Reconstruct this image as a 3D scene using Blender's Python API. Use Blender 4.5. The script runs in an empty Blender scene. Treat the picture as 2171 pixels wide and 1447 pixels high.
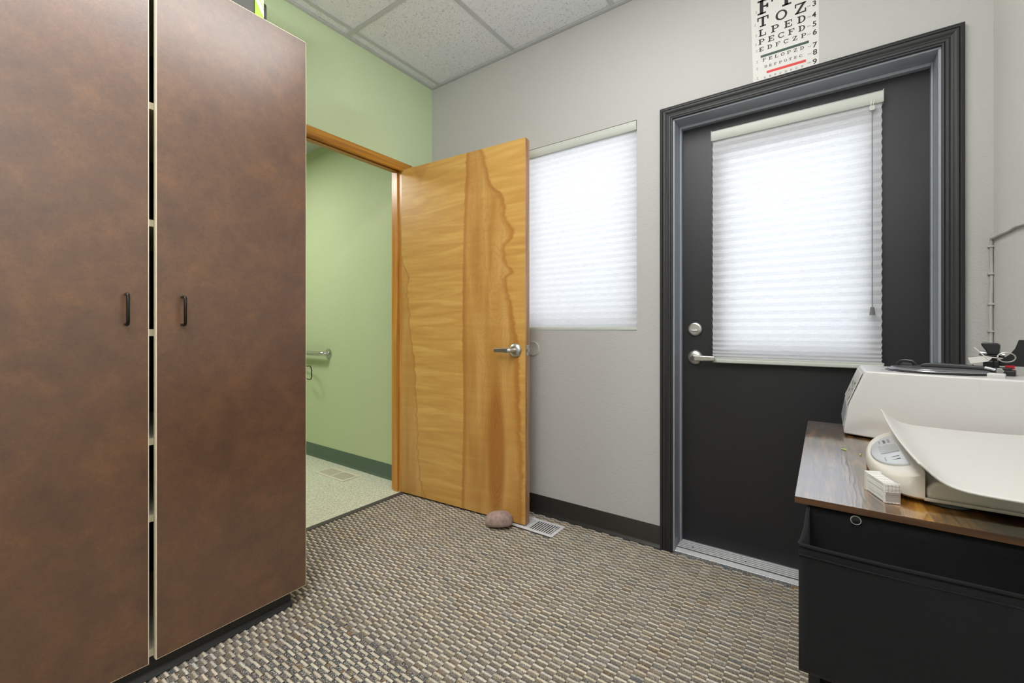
import bpy, bmesh, math, random
import numpy as np
from mathutils import Vector, Matrix

C = bpy.context.scene.collection
SC = bpy.context.scene
random.seed(7)
PI = math.pi

# ------------------------------------------------------------------ camera, world, exposure
YAW = math.radians(35.549)
cam_d = bpy.data.cameras.new('camera')
cam = bpy.data.objects.new('camera', cam_d)
C.objects.link(cam)
cam.location = (0, 0, 1.036)
cam.rotation_euler = (PI / 2, 0, YAW)
cam_d.sensor_fit = 'HORIZONTAL'
cam_d.sensor_width = 36.0
cam_d.lens = 925.44 / 2171 * 36.0
cam_d.shift_y = -(723.5 - 698.2) / 2171
cam_d.clip_start = 0.02
SC.camera = cam

SC.view_settings.view_transform = 'Standard'
SC.view_settings.look = 'None'
SC.view_settings.exposure = -0.12
SC.view_settings.gamma = 1.0
SC.view_settings.use_curve_mapping = False
try:
    SC.cycles.use_denoising = True
    SC.cycles.max_bounces = 10
    SC.cycles.diffuse_bounces = 6
    SC.cycles.glossy_bounces = 4
    SC.cycles.transparent_max_bounces = 8
    SC.cycles.sample_clamp_indirect = 4.0
    SC.cycles.caustics_reflective = False
except Exception:
    pass

w = bpy.data.worlds.new('sky')
SC.world = w
w.use_nodes = True
wb = w.node_tree.nodes['Background']
wb.inputs['Color'].default_value = (0.90, 0.95, 1.0, 1)
wb.inputs['Strength'].default_value = 4.2
TROFFER_W = 17.0          # watts of each ceiling panel
# added fill lamp, unseen behind the camera, aimed up to brighten the ceiling
fl = bpy.data.lights.new('added_ceiling_fill', 'AREA'); fl.shape = 'DISK'; fl.size = 0.5; fl.energy = 66.0; fl.color = (0.97, 0.985, 1.0)
flo = bpy.data.objects.new('added_ceiling_fill', fl); C.objects.link(flo)
flo.location = (-0.25, -0.75, 1.75); flo.rotation_euler = (PI - 0.15, 0, 0)
BATH_W = 30.0

# ------------------------------------------------------------------ node helpers
def lin(c):
    def f(v):
        v /= 255.0
        return v / 12.92 if v <= 0.04045 else ((v + 0.055) / 1.055) ** 2.4
    return (f(c[0]), f(c[1]), f(c[2]), 1.0)

class NT:
    def __init__(s, name):
        s.m = bpy.data.materials.new(name)
        s.m.use_nodes = True
        s.t = s.m.node_tree
        s.b = s.t.nodes['Principled BSDF']
        s.out = s.t.nodes['Material Output']
    def n(s, typ, props=None, **ins):
        nd = s.t.nodes.new(typ)
        for k, v in (props or {}).items():
            setattr(nd, k, v)
        for k, v in ins.items():
            key = int(k[1:]) if (k[0] == 'i' and k[1:].isdigit()) else k.replace('_', ' ')
            s.put(nd.inputs[key], v)
        return nd
    def put(s, sock, v):
        if isinstance(v, bpy.types.NodeSocket):
            s.t.links.new(v, sock)
        elif isinstance(v, bpy.types.Node):
            s.t.links.new(v.outputs[0], sock)
        else:
            sock.default_value = v
    def math(s, op, a, b=0.0, c=0.0, clamp=False):
        nd = s.t.nodes.new('ShaderNodeMath'); nd.operation = op; nd.use_clamp = clamp
        s.put(nd.inputs[0], a); s.put(nd.inputs[1], b); s.put(nd.inputs[2], c)
        return nd.outputs[0]
    def mix(s, f, a, b, mode='MIX'):
        nd = s.t.nodes.new('ShaderNodeMix'); nd.data_type = 'RGBA'; nd.blend_type = mode
        s.put(nd.inputs['Factor'], f); s.put(nd.inputs['A'], a); s.put(nd.inputs['B'], b)
        return [o for o in nd.outputs if o.type == 'RGBA'][0]
    def step(s, v, lo, hi):
        nd = s.t.nodes.new('ShaderNodeMapRange'); nd.interpolation_type = 'SMOOTHSTEP'
        s.put(nd.inputs['Value'], v)
        nd.inputs['From Min'].default_value = lo; nd.inputs['From Max'].default_value = hi
        return nd.outputs[0]
    def ramp(s, v, stops):
        nd = s.t.nodes.new('ShaderNodeValToRGB')
        els = nd.color_ramp.elements
        while len(els) < len(stops): els.new(0.5)
        for e, (p, c) in zip(els, stops):
            e.position = p; e.color = c
        s.put(nd.inputs[0], v)
        return nd.outputs[0]
    def noise(s, vec, scale, detail=3, rough=0.5, dist=0.0):
        nd = s.n('ShaderNodeTexNoise', None, Scale=scale, Detail=detail, Roughness=rough, Distortion=dist)
        s.put(nd.inputs['Vector'], vec)
        return nd.outputs['Fac']
    def coords(s, scale=None, kind='Object'):
        tc = s.t.nodes.new('ShaderNodeTexCoord').outputs[kind]
        if scale:
            mp = s.t.nodes.new('ShaderNodeMapping'); s.put(mp.inputs['Vector'], tc)
            mp.inputs['Scale'].default_value = scale
            return mp.outputs[0]
        return tc
    def bump(s, h, strength, dist=0.001):
        bp = s.t.nodes.new('ShaderNodeBump')
        bp.inputs['Strength'].default_value = strength; bp.inputs['Distance'].default_value = dist
        s.put(bp.inputs['Height'], h)
        s.put(s.b.inputs['Normal'], bp.outputs[0])
    def set(s, **k):
        for a, v in k.items():
            s.put(s.b.inputs[a.replace('_', ' ')], v)
        return s

def plain(name, rgb, rough=0.5, metal=0.0, spec=None, bump=None, var=0.0):
    x = NT(name)
    co = x.coords()
    c = lin(rgb)
    if var:
        f = x.noise(co, 6.0, 4)
        col = x.mix(f, tuple([v * (1 - var) for v in c[:3]] + [1]), tuple([min(1, v * (1 + var)) for v in c[:3]] + [1]))
        x.set(Base_Color=col)
    else:
        x.set(Base_Color=c)
    x.set(Roughness=rough, Metallic=metal)
    if spec is not None: x.put(x.b.inputs['Specular IOR Level'], spec)
    if bump: x.bump(x.noise(co, bump[0], 3), bump[1], bump[2])
    return x.m

# walls: orange-peel texture
def wall_mat(name, rgb, rough=0.55, strength=0.35):
    x = NT(name); co = x.coords()
    x.set(Base_Color=lin(rgb), Roughness=rough)
    x.put(x.b.inputs['Specular IOR Level'], 0.35)
    h = x.step(x.noise(co, 150.0, 3, 0.55, 0.4), 0.35, 0.75)
    h2 = x.noise(co, 60.0, 2)
    x.bump(x.math('ADD', h, h2), strength, 0.0016)
    return x.m

M_grey = wall_mat('grey_wall_paint', (186, 185, 182))
M_rwall = wall_mat('lightened_wall_paint', (216, 214, 210))  # right wall: colour lightened to stand in for light missing there
M_green = wall_mat('green_wall_paint', (200, 217, 176))
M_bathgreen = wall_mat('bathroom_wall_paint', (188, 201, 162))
M_white = plain('white_plastic', (198, 197, 196), 0.32)
M_cream = plain('cream_scale_plastic', (200, 198, 194), 0.38)
M_creamw = plain('warm_cream_plastic', (204, 199, 188), 0.38)
M_creamdk = plain('cream_edge_plastic', (200, 194, 180), 0.45)
M_casing = plain('charcoal_casing_paint', (38, 38, 39), 0.5, bump=(40, 0.1, 0.001))
M_jamb = plain('jamb_paint_with_sheen', (158, 163, 172), 0.3, bump=(30, 0.12, 0.001))  # dark jamb painted lighter: glancing window reflections put into the base colour
M_darkdoor = plain('charcoal_door_paint', (34, 34, 37), 0.42, bump=(260, 0.22, 0.0006))
M_base = plain('black_cove_base', (42, 41, 38), 0.3, bump=(20, 0.1, 0.001))
M_kick = plain('black_vinyl_kick', (36, 36, 37), 0.28)
M_greenbase = plain('dark_green_cove_base', (80, 98, 84), 0.4)
M_strip = plain('vinyl_transition_strip', (72, 68, 68), 0.5)
M_chrome = plain('satin_chrome', (200, 200, 200), 0.24, 1.0)
M_nickel = plain('satin_nickel', (205, 204, 200), 0.34, 1.0)
M_alu = plain('mill_aluminium', (214, 214, 216), 0.4, 0.35)
M_groove = plain('threshold_groove', (70, 70, 72), 0.6, 0.3)
M_blk = plain('black_plastic', (28, 28, 30), 0.3)
M_blkmat = plain('black_void', (8, 8, 8), 0.8)
M_gun = plain('gunmetal', (58, 54, 52), 0.2, 0.9)
M_iron = plain('black_steel', (24, 24, 25), 0.45)
M_damp = plain('damper_grey', (168, 168, 170), 0.5)
M_taupe = plain('shaded_duct', (120, 112, 100), 0.6)
M_regist = plain('register_enamel', (214, 213, 214), 0.35)
M_regbeige = plain('register_beige', (226, 218, 200), 0.4)
M_paper = plain('paper_white', (214, 212, 208), 0.6)
M_ink = plain('black_ink', (28, 26, 25), 0.6)
M_grayink = plain('grey_ink', (150, 148, 145), 0.6)
M_redink = plain('red_ink', (205, 44, 38), 0.5)
M_greenink = plain('dark_green_ink', (44, 70, 58), 0.5)
M_rail = plain('blind_rail', (196, 200, 192), 0.4)
M_cord = plain('grey_cord', (110, 110, 112), 0.7)
M_ivory = plain('door_edge_band', (238, 228, 200), 0.45)
M_whiteband = plain('white_edge_band', (246, 240, 228), 0.4)
M_red = plain('red_label', (190, 30, 34), 0.4)
M_lime = plain('lime_board', (166, 208, 74), 0.45)
M_stonefoot = plain('grey_rubber', (72, 82, 84), 0.6)
M_silverpanel = plain('silver_overlay', (196, 198, 200), 0.3, 0.35)
M_lcd = plain('lcd_screen', (150, 151, 152), 0.18, 0.2)
M_lid = plain('smoked_grey_plastic', (110, 110, 114), 0.2, 0.3)
M_brass = plain('brass', (214, 196, 130), 0.25, 1.0)
M_leaf = plain('dry_leaf', (170, 190, 90), 0.6)
M_tee = plain('ceiling_tee_enamel', (196, 197, 200), 0.5)

# laminate of the cabinet doors
x = NT('brown_mottled_laminate'); co = x.coords()
n1 = x.noise(co, 24, 8, 0.72, 0.2); n2 = x.noise(co, 8, 4, 0.6, 0.4); n3 = x.noise(co, 140, 4, 0.7)
a = x.math('ADD', x.math('MULTIPLY', n1, 0.5), x.math('MULTIPLY', n2, 0.5))
col = x.ramp(a, [(0.34, lin((84, 60, 46))), (0.50, lin((99, 70, 50))), (0.66, lin((116, 81, 54)))])
col = x.mix(x.step(n3, 0.35, 0.75), col, x.mix(0.32, col, lin((60, 40, 32))))
x.set(Base_Color=col, Roughness=0.30)
x.put(x.b.inputs['Specular IOR Level'], 1.0)
x.bump(x.noise(co, 320, 3), 0.25, 0.0005)
M_lam = x.m

# acoustic tile
x = NT('fissured_acoustic_tile'); co = x.coords()
v1 = x.n('ShaderNodeTexNoise', None, Vector=co, Scale=120.0, Detail=2.0, Roughness=0.6, Distortion=1.0).outputs['Fac']
pit = x.step(v1, 0.60, 0.68)
v2 = x.n('ShaderNodeTexVoronoi', None, Vector=co, Scale=260.0).outputs['Distance']
dot = x.step(v2, 0.22, 0.10)
hole = x.math('MAXIMUM', pit, x.math('MULTIPLY', dot, 0.5))
x.set(Base_Color=x.mix(x.math('MULTIPLY', hole, 0.6), lin((236, 238, 243)), lin((176, 176, 177))), Roughness=0.9)
x.bump(x.math('SUBTRACT', 1.0, hole), 0.9, 0.002)
M_tile = x.m

# bathroom sheet vinyl
x = NT('speckled_vinyl'); co = x.coords()
n1 = x.noise(co, 95, 4, 0.7, 0.8)
col = x.ramp(n1, [(0.40, lin((184, 184, 164))), (0.5, lin((214, 214, 196))), (0.60, lin((236, 236, 220)))])
x.set(Base_Color=col, Roughness=0.35)
M_vinyl = x.m

# carpet ground
def fleck_col(x, co, base):
    vor = x.n('ShaderNodeTexVoronoi', None, Vector=co, Scale=520.0)
    sep = x.n('ShaderNodeSeparateColor', None, Color=vor.outputs['Color'])
    patch = x.noise(co, 26, 3, 0.6)
    c1 = x.ramp(sep.outputs[0], [(0.0, lin((30, 32, 38))), (0.22, lin((82, 80, 78))), (0.5, lin((104, 101, 99))), (0.84, lin((116, 112, 110))), (0.95, lin((222, 220, 212)))])
    must = x.mix(x.math('MULTIPLY', x.step(patch, 0.58, 0.66), 0.6), c1, lin((150, 112, 56)))
    teal = x.mix(x.math('MULTIPLY', x.step(patch, 0.41, 0.33), 0.5), must, lin((66, 88, 100)))
    return x.mix(base, teal, c1)
x = NT('carpet_ground'); co = x.coords()
x.set(Base_Color=fleck_col(x, co, 0.0), Roughness=0.95)
x.put(x.b.inputs['Specular IOR Level'], 0.1)
x.bump(x.noise(co, 600, 2), 0.6, 0.001)
M_carpetbase = x.m
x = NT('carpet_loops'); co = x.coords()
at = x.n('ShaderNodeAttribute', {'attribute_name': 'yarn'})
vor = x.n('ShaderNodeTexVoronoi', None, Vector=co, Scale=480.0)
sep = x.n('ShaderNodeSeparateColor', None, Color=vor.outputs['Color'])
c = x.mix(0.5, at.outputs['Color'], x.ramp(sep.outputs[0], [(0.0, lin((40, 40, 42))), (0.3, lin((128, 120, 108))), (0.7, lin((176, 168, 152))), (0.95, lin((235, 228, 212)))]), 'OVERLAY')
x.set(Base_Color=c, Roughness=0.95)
x.put(x.b.inputs['Specular IOR Level'], 0.08)
x.bump(x.noise(x.coords((700, 260, 400)), 1.0, 2), 0.8, 0.0012)
M_loops = x.m

# birch door veneer; local X from the hinge (m), local Z height (m)
def birch():
    x = NT('birch_veneer'); co = x.coords()
    sp = x.n('ShaderNodeSeparateXYZ', None, Vector=co)
    u, z = sp.outputs['X'], sp.outputs['Z']
    def curve(pts):
        nd = x.t.nodes.new('ShaderNodeFloatCurve')
        cv = nd.mapping.curves[0]
        pts = sorted(pts)
        while len(cv.points) < len(pts): cv.points.new(0.5, 0.5)
        for p, (a, b) in zip(cv.points, pts):
            p.location = (a / 2.05, b)
        nd.mapping.update()
        x.put(nd.inputs['Value'], x.math('DIVIDE', z, 2.05))
        return nd.outputs[0]
    wob = x.math('MULTIPLY', x.math('SUBTRACT', x.noise(x.coords((2.0, 1, 5.0)), 3.0, 5, 0.7), 0.5), 0.075)
    L = curve([(0, .21), (.12, .165), (.35, .145), (.60, .13), (.85, .115), (1.0, .085), (1.15, .07), (1.29, .05), (1.36, .062), (1.42, .03), (1.52, .0), (2.05, .0)])
    Mid = curve([(0, .475), (.5, .49), (1.0, .485), (1.5, .49), (2.05, .515)])
    R = curve([(0, .89), (.35, .885), (.6, .872), (.95, .86), (1.06, .84), (1.18, .815), (1.3, .79), (1.335, .835), (1.38, .79), (1.47, .79), (1.535, .835), (1.60, .80), (1.68, .775), (1.76, .76), (1.80, .71), (1.88, .67), (1.96, .65), (2.05, .62)])
    hL = x.step(x.math('SUBTRACT', x.math('ADD', L, wob), u), -0.004, 0.008)
    hM = x.step(x.math('SUBTRACT', u, x.math('ADD', Mid, x.math('MULTIPLY', wob, .5))), -0.003, 0.006)
    hR = x.step(x.math('SUBTRACT', x.math('ADD', R, wob), u), -0.008, 0.012)
    heart = x.math('MAXIMUM', hL, x.math('MULTIPLY', hM, hR))
    # sap wood with rippled figure
    rip = x.noise(x.n('ShaderNodeMapping', None, Vector=co, Scale=(2.6, 1, 24.0), Rotation=(0, 0.10, 0)), 1.0, 3, 0.5, 0.9)
    fine = x.noise(x.coords((160, 1, 7)), 1.0, 3)
    sap = x.ramp(rip, [(0.30, lin((196, 146, 68))), (0.50, lin((208, 160, 80))), (0.70, lin((222, 178, 98)))])
    # contour figure of the heart wood
    du = x.math('SUBTRACT', u, 0.722); dz = x.math('SUBTRACT', z, 0.36)
    e = x.math('SQRT', x.math('ADD', x.math('POWER', x.math('DIVIDE', du, 0.055), 2.0), x.math('POWER', x.math('DIVIDE', dz, 0.36), 2.0)))
    nz = x.noise(x.coords((5.2, 1, 2.6)), 1.0, 3, 0.5, 0.5)
    field = x.math('ADD', x.math('MULTIPLY', e, x.step(z, 1.25, 0.8)), x.math('MULTIPLY', nz, x.math('ADD', 2.2, x.math('MULTIPLY', x.step(z, 0.8, 1.3), 1.6))))
    field = x.math('ADD', field, x.math('MULTIPLY', x.math('ADD', u, 0), 3.0))
    ring = x.math('SINE', x.math('MULTIPLY', field, 30.0))
    ringl = x.math('POWER', x.math('MULTIPLY', x.math('ADD', ring, 1.0), 0.5), 9.0)
    broad = x.noise(x.coords((11, 1, 1.3)), 1.0, 3, 0.5, 0.5)
    hc = x.ramp(broad, [(0.32, lin((172, 116, 46))), (0.5, lin((196, 144, 72))), (0.68, lin((214, 168, 98)))])
    hc = x.mix(x.math('MULTIPLY', ringl, 0.38), hc, lin((158, 102, 44)))
    hc = x.mix(0.30, hc, sap)
    core = x.step(e, 1.35, 0.65)
    hc = x.mix(x.math('MULTIPLY', core, 0.85), hc, x.mix(x.math('MULTIPLY', ringl, 0.6), lin((164, 98, 22)), lin((120, 66, 14))))
    # dark border band hugging the heart edges
    bR = x.math('MULTIPLY', x.step(x.math('ABSOLUTE', x.math('SUBTRACT', x.math('SUBTRACT', x.math('ADD', R, wob), u), 0.012)), 0.038, 0.0), hM)
    bM = x.step(x.math('ABSOLUTE', x.math('SUBTRACT', x.math('SUBTRACT', u, Mid), 0.012)), 0.026, 0.0)
    bL = x.step(x.math('ABSOLUTE', x.math('SUBTRACT', x.math('SUBTRACT', x.math('ADD', L, wob), u), 0.004)), 0.012, 0.0)
    bd = x.math('MAXIMUM', bR, x.math('MAXIMUM', bM, bL))
    hc = x.mix(x.math('MULTIPLY', bd, 0.7), hc, lin((172, 108, 34)))
    col = x.mix(heart, sap, hc)
    # knot-like smudges near the top
    sm = x.math('MULTIPLY', x.step(x.noise(x.coords((16, 1, 5)), 1.0, 3, .6, .4), 0.58, 0.70), x.math('MULTIPLY', x.step(z, 1.45, 1.8), x.step(x.math('ABSOLUTE', x.math('SUBTRACT', u, .60)), .16, .05)))
    col = x.mix(x.math('MULTIPLY', sm, 0.65), col, lin((190, 122, 40)))
    # small cathedral at the top by the hinge
    e2 = x.math('ADD', x.math('ABSOLUTE', x.math('MULTIPLY', x.math('SUBTRACT', u, 0.16), 1.6)), x.math('SUBTRACT', 2.05, z))
    r2 = x.math('POWER', x.math('MULTIPLY', x.math('ADD', x.math('SINE', x.math('MULTIPLY', x.math('ADD', e2, x.math('MULTIPLY', nz, .05)), 300.0)), 1.0), 0.5), 3.0)
    col = x.mix(x.math('MULTIPLY', x.math('ADD', 0.25, x.math('MULTIPLY', r2, 0.35)), x.step(e2, 0.17, 0.10)), col, lin((160, 100, 40)))
    col = x.mix(x.math('MULTIPLY', fine, 0.18), col, lin((150, 100, 44)))
    x.set(Base_Color=x.mix(0.12, col, lin((180,150,110))), Roughness=0.33)
    x.put(x.b.inputs['Specular IOR Level'], 0.45)
    return x.m
M_birch = birch()

def wood(name, dark, mid, light, scale, rough=0.3, axis='Z'):
    x = NT(name)
    sc = {'Z': (60, 60, 2.2), 'Y': (60, 2.2, 60), 'X': (2.2, 60, 60)}[axis]
    n = x.noise(x.coords(sc), scale, 4, 0.55, 0.8)
    x.set(Base_Color=x.ramp(n, [(0.3, lin(dark)), (0.5, lin(mid)), (0.7, lin(light))]), Roughness=rough)
    return x.m
M_casV = wood('honey_fir_upright', (172, 112, 40), (198, 138, 58), (214, 158, 80), 0.8)
M_casH = wood('honey_fir_header', (150, 98, 30), (186, 128, 42), (206, 152, 64), 0.8, 0.35, 'Y')
M_dooredge = wood('birch_core_edge', (126, 88, 66), (160, 118, 92), (188, 150, 116), 1.2)

# rustic table top
x = NT('rustic_brown_board'); 
gy = x.noise(x.coords((46, 4.5, 1)), 1.0, 5, 0.6, 1.6)
big = x.noise(x.coords((5, 4, 1)), 1.0, 3, 0.5, 0.6)
c1 = x.ramp(gy, [(0.32, lin((36, 25, 15))), (0.50, lin((74, 50, 26))), (0.68, lin((128, 90, 42)))])
c2 = x.ramp(gy, [(0.32, lin((28, 21, 16))), (0.6, lin((66, 44, 26)))])
c3 = x.ramp(gy, [(0.30, lin((86, 54, 22))), (0.48, lin((170, 116, 40))), (0.66, lin((206, 152, 66)))])
sx_ = x.n('ShaderNodeSeparateXYZ', None, Vector=x.coords()).outputs['X']
col = x.mix(x.step(big, 0.42, 0.62), c1, c2)
# golden tone mixed in towards the right side of the board
col = x.mix(x.math('MULTIPLY', x.step(sx_, -0.10, -0.04), x.step(big, 0.66, 0.50)), col, c3)
x.set(Base_Color=col, Roughness=0.3, Coat_Weight=1.0, Coat_Roughness=0.06, Coat_IOR=4.0)
x.put(x.b.inputs['Specular IOR Level'], 0.8)
wv = x.n('ShaderNodeTexWave', {'wave_type': 'BANDS', 'bands_direction': 'X'}, Vector=x.coords((1, 0.22, 1)), Scale=42.0, Distortion=7.0, Detail=2.0, Detail_Scale=1.4)
x.bump(x.math('POWER', wv.outputs['Fac'], 2.0), 0.12, 0.0008)
cb_ = x.t.nodes.new('ShaderNodeBump'); cb_.inputs['Strength'].default_value = 0.22; cb_.inputs['Distance'].default_value = 0.0004
x.put(cb_.inputs['Height'], x.math('POWER', wv.outputs['Fac'], 3.0)); x.put(x.b.inputs['Coat Normal'], cb_.outputs[0])
M_table = x.m
M_tableedge = wood('board_edge', (48, 32, 20), (88, 58, 34), (120, 82, 50), 0.7, 0.4, 'X')

# black woven fabric
x = NT('black_woven_fabric'); co = x.coords()
x.set(Base_Color=lin((15, 15, 17)), Roughness=0.85)
x.put(x.b.inputs['Specular IOR Level'], 0.25)
x.put(x.b.inputs['Sheen Weight'], 0.08)
x.bump(x.math('ADD', x.noise(co, 900, 2), x.math('MULTIPLY', x.noise(co, 8, 3, .5, .5), 3.0)), 0.3, 0.003)
M_fabric = x.m

# stone
x = NT('rose_sandstone'); co = x.coords()
n1 = x.noise(co, 22, 6, 0.7); n2 = x.noise(co, 260, 3)
col = x.ramp(n1, [(0.3, lin((122, 102, 94))), (0.5, lin((166, 146, 138))), (0.7, lin((192, 174, 162)))])
x.set(Base_Color=x.mix(x.math('MULTIPLY', n2, .4), col, lin((140, 104, 96))), Roughness=0.9)
x.bump(x.math('ADD', x.noise(co, 300, 3), x.math('MULTIPLY', n1, 2)), 0.5, 0.0015)
M_stone = x.m

# translucent shade fabric
def shade_mat(name, kind):
    x = NT(name); x.t.nodes.remove(x.b)
    co = x.coords((900, 900, 120)); co2 = x.coords((30, 1, 900))
    f = x.math('ADD', x.math('MULTIPLY', x.noise(co, 1.0, 3, .6), .5), x.math('MULTIPLY', x.noise(co2, 1.0, 2), .5))
    c = x.mix(x.step(f, .38, .66), lin((226, 226, 230)), lin((246, 246, 249)))
    d = x.n('ShaderNodeBsdfDiffuse', None, Color=c)
    tr = x.n('ShaderNodeBsdfTranslucent', None, Color=c)
    mx = x.n('ShaderNodeMixShader', None, Fac=0.5)
    x.put(mx.inputs[1], d.outputs[0]); x.put(mx.inputs[2], tr.outputs[0])
    x.t.links.new(mx.outputs[0], x.out.inputs['Surface'])
    return x.m
M_shade = shade_mat('cellular_shade_fabric', 0)
x = NT('window_glass'); x.t.nodes.remove(x.b)
tp = x.n('ShaderNodeBsdfTransparent', None, Color=(0.93, 0.95, 0.94, 1))
gl = x.n('ShaderNodeBsdfGlossy', None, Roughness=0.02)
mx = x.n('ShaderNodeMixShader', None, Fac=0.07)
x.put(mx.inputs[1], tp.outputs[0]); x.put(mx.inputs[2], gl.outputs[0])
x.t.links.new(mx.outputs[0], x.out.inputs['Surface'])
M_glass = x.m
x = NT('lamp_diffuser')
x.set(Base_Color=(0.9, 0.9, 0.9, 1), Emission_Color=(1, 0.985, 0.96, 1), Emission_Strength=1.6)
M_diff = x.m

# ------------------------------------------------------------------ mesh helpers
def B(): return bmesh.new()
def box(bm, x0, x1, y0, y1, z0, z1):
    vs = [bm.verts.new((x, y, z)) for z in (z0, z1) for x, y in ((x0, y0), (x1, y0), (x1, y1), (x0, y1))]
    for f in ((3, 2, 1, 0), (4, 5, 6, 7), (0, 1, 5, 4), (1, 2, 6, 5), (2, 3, 7, 6), (3, 0, 4, 7)):
        bm.faces.new([vs[i] for i in f])
    return bm
def prism(bm, pts, axis, a, b):
    """extrude a 2D outline along axis ('x': pts=(y,z); 'y': pts=(x,z); 'z': pts=(x,y))"""
    def P(p, t):
        return {'x': (t, p[0], p[1]), 'y': (p[0], t, p[1]), 'z': (p[0], p[1], t)}[axis]
    v0 = [bm.verts.new(P(p, a)) for p in pts]; v1 = [bm.verts.new(P(p, b)) for p in pts]
    n = len(pts)
    bm.faces.new(v0); bm.faces.new(list(reversed(v1)))
    for i in range(n):
        bm.faces.new((v0[i], v1[i], v1[(i + 1) % n], v0[(i + 1) % n]))
    bmesh.ops.recalc_face_normals(bm, faces=bm.faces)
    return bm
def lathe(bm, prof, c=(0, 0, 0), axis='z', seg=40):
    """prof: (radius, height)"""
    rings = []
    for r, h in prof:
        ring = []
        for i in range(seg):
            t = 2 * PI * i / seg; a, b = r * math.cos(t), r * math.sin(t)
            p = {'z': (a, b, h), 'y': (a, h, b), 'x': (h, a, b)}[axis]
            ring.append(bm.verts.new((c[0] + p[0], c[1] + p[1], c[2] + p[2])))
        rings.append(ring)
    for j in range(len(rings) - 1):
        for i in range(seg):
            bm.faces.new((rings[j][i], rings[j][(i + 1) % seg], rings[j + 1][(i + 1) % seg], rings[j + 1][i]))
    bm.faces.new(rings[0]); bm.faces.new(rings[-1])
    bmesh.ops.recalc_face_normals(bm, faces=bm.faces)
    return bm
def tube(bm, pts, r, seg=12, closed=False, rz=None):
    pts = [Vector(p) for p in pts]; n = len(pts); rings = []
    up = Vector((0, 0, 1)); prev = None
    for i, p in enumerate(pts):
        if closed: d = (pts[(i + 1) % n] - pts[i - 1])
        else: d = pts[min(i + 1, n - 1)] - pts[max(i - 1, 0)]
        d.normalize()
        if prev is None:
            a = d.cross(up)
            if a.length < 1e-3: a = d.cross(Vector((0, 1, 0)))
        else:
            a = prev - d * prev.dot(d)
        a.normalize(); prev = a; b = d.cross(a)
        rr = r[i] if isinstance(r, (list, tuple)) else r
        rings.append([bm.verts.new(p + a * (rr * math.cos(2 * PI * k / seg)) + b * ((rz or rr) * math.sin(2 * PI * k / seg))) for k in range(seg)])
    m = n if closed else n - 1
    for j in range(m):
        A, Bb = rings[j], rings[(j + 1) % n]
        for k in range(seg):
            bm.faces.new((A[k], A[(k + 1) % seg], Bb[(k + 1) % seg], Bb[k]))
    if not closed:
        bm.faces.new(rings[0]); bm.faces.new(rings[-1])
    bmesh.ops.recalc_face_normals(bm, faces=bm.faces)
    return bm

def worldoff(p):
    o = Vector((0, 0, 0))
    while p is not None:
        o += p.location; p = p.parent
    return o
def obj(name, bm, mat, parent=None, bevel=0, smooth=False, seg=2, local=False, kind=None, label=None, loc=None):
    me = bpy.data.meshes.new(name)
    if parent is not None and not local:
        bmesh.ops.translate(bm, verts=bm.verts, vec=-worldoff(parent))
    if loc is not None:      # origin of a top-level mesh
        bmesh.ops.translate(bm, verts=bm.verts, vec=-Vector(loc))
    if smooth:
        for f in bm.faces: f.smooth = True
    bm.to_mesh(me); bm.free()
    mats = mat if isinstance(mat, (list, tuple)) else [mat]
    for mm in mats: me.materials.append(mm)
    o = bpy.data.objects.new(name, me); C.objects.link(o)
    if loc is not None: o.location = loc
    if parent is not None: o.parent = parent
    if bevel:
        md = o.modifiers.new('bevel', 'BEVEL'); md.width = bevel; md.segments = seg; md.limit_method = 'ANGLE'
        md.angle_limit = math.radians(38)
        for p in me.polygons: p.use_smooth = True
        wn = o.modifiers.new('wn', 'WEIGHTED_NORMAL'); wn.keep_sharp = True
    elif smooth:
        try:
            me.set_sharp_from_angle(angle=math.radians(42))
        except Exception: pass
    if kind: o['kind'] = kind
    if label: o['label'] = label
    return o
def tag(o, label, cat, group=None, kind=None):
    o['label'] = label; o['category'] = cat
    if group: o['group'] = group
    if kind: o['kind'] = kind
    return o
def empty(name, loc, rz=0, label=None, cat=None, group=None, kind=None):
    o = bpy.data.objects.new(name, None); C.objects.link(o)
    o.location = loc; o.rotation_euler = (0, 0, rz); o.empty_display_size = 0.1
    if label: tag(o, label, cat, group, kind)
    return o

# ------------------------------------------------------------------ room dimensions
XL, YB, XR, YF, ZC = -2.17, 2.10, 0.4556, -2.2, 2.664      # left, back, right, front, ceiling
YBB = 1.972                                                    # bathroom wall plane
XB = -2.285                                                    # bathroom side of the left wall
TH = 0.14

def S(name, bm, mat, label, cat, **k):
    o = obj(name, bm, mat, **k); tag(o, label, cat, kind='structure'); return o

# floor (carpet) and bathroom vinyl floor
bm = B(); box(bm, XL - 0.005, XR + 0.15, YF - 0.15, YB + 0.02, -0.12, -0.0042)
floor = S('floor', bm, M_carpetbase, 'patterned grey and tan loop carpet floor of the exam room', 'floor')
bm = B(); box(bm, -4.6, XL - 0.005, -1.0, YBB + .1, -0.12, 0.0)
S('floor', bm, M_vinyl, 'pale green speckled vinyl floor seen through the open doorway', 'floor')
bm = B(); prism(bm, [(XL - 0.028, 0), (XL + 0.014, 0), (XL + 0.008, 0.004), (XL - 0.02, 0.005)], 'y', 0.99, 1.852)
S('trim_1', bm, M_strip, 'dark rubber transition strip between carpet and vinyl', 'trim')

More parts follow.
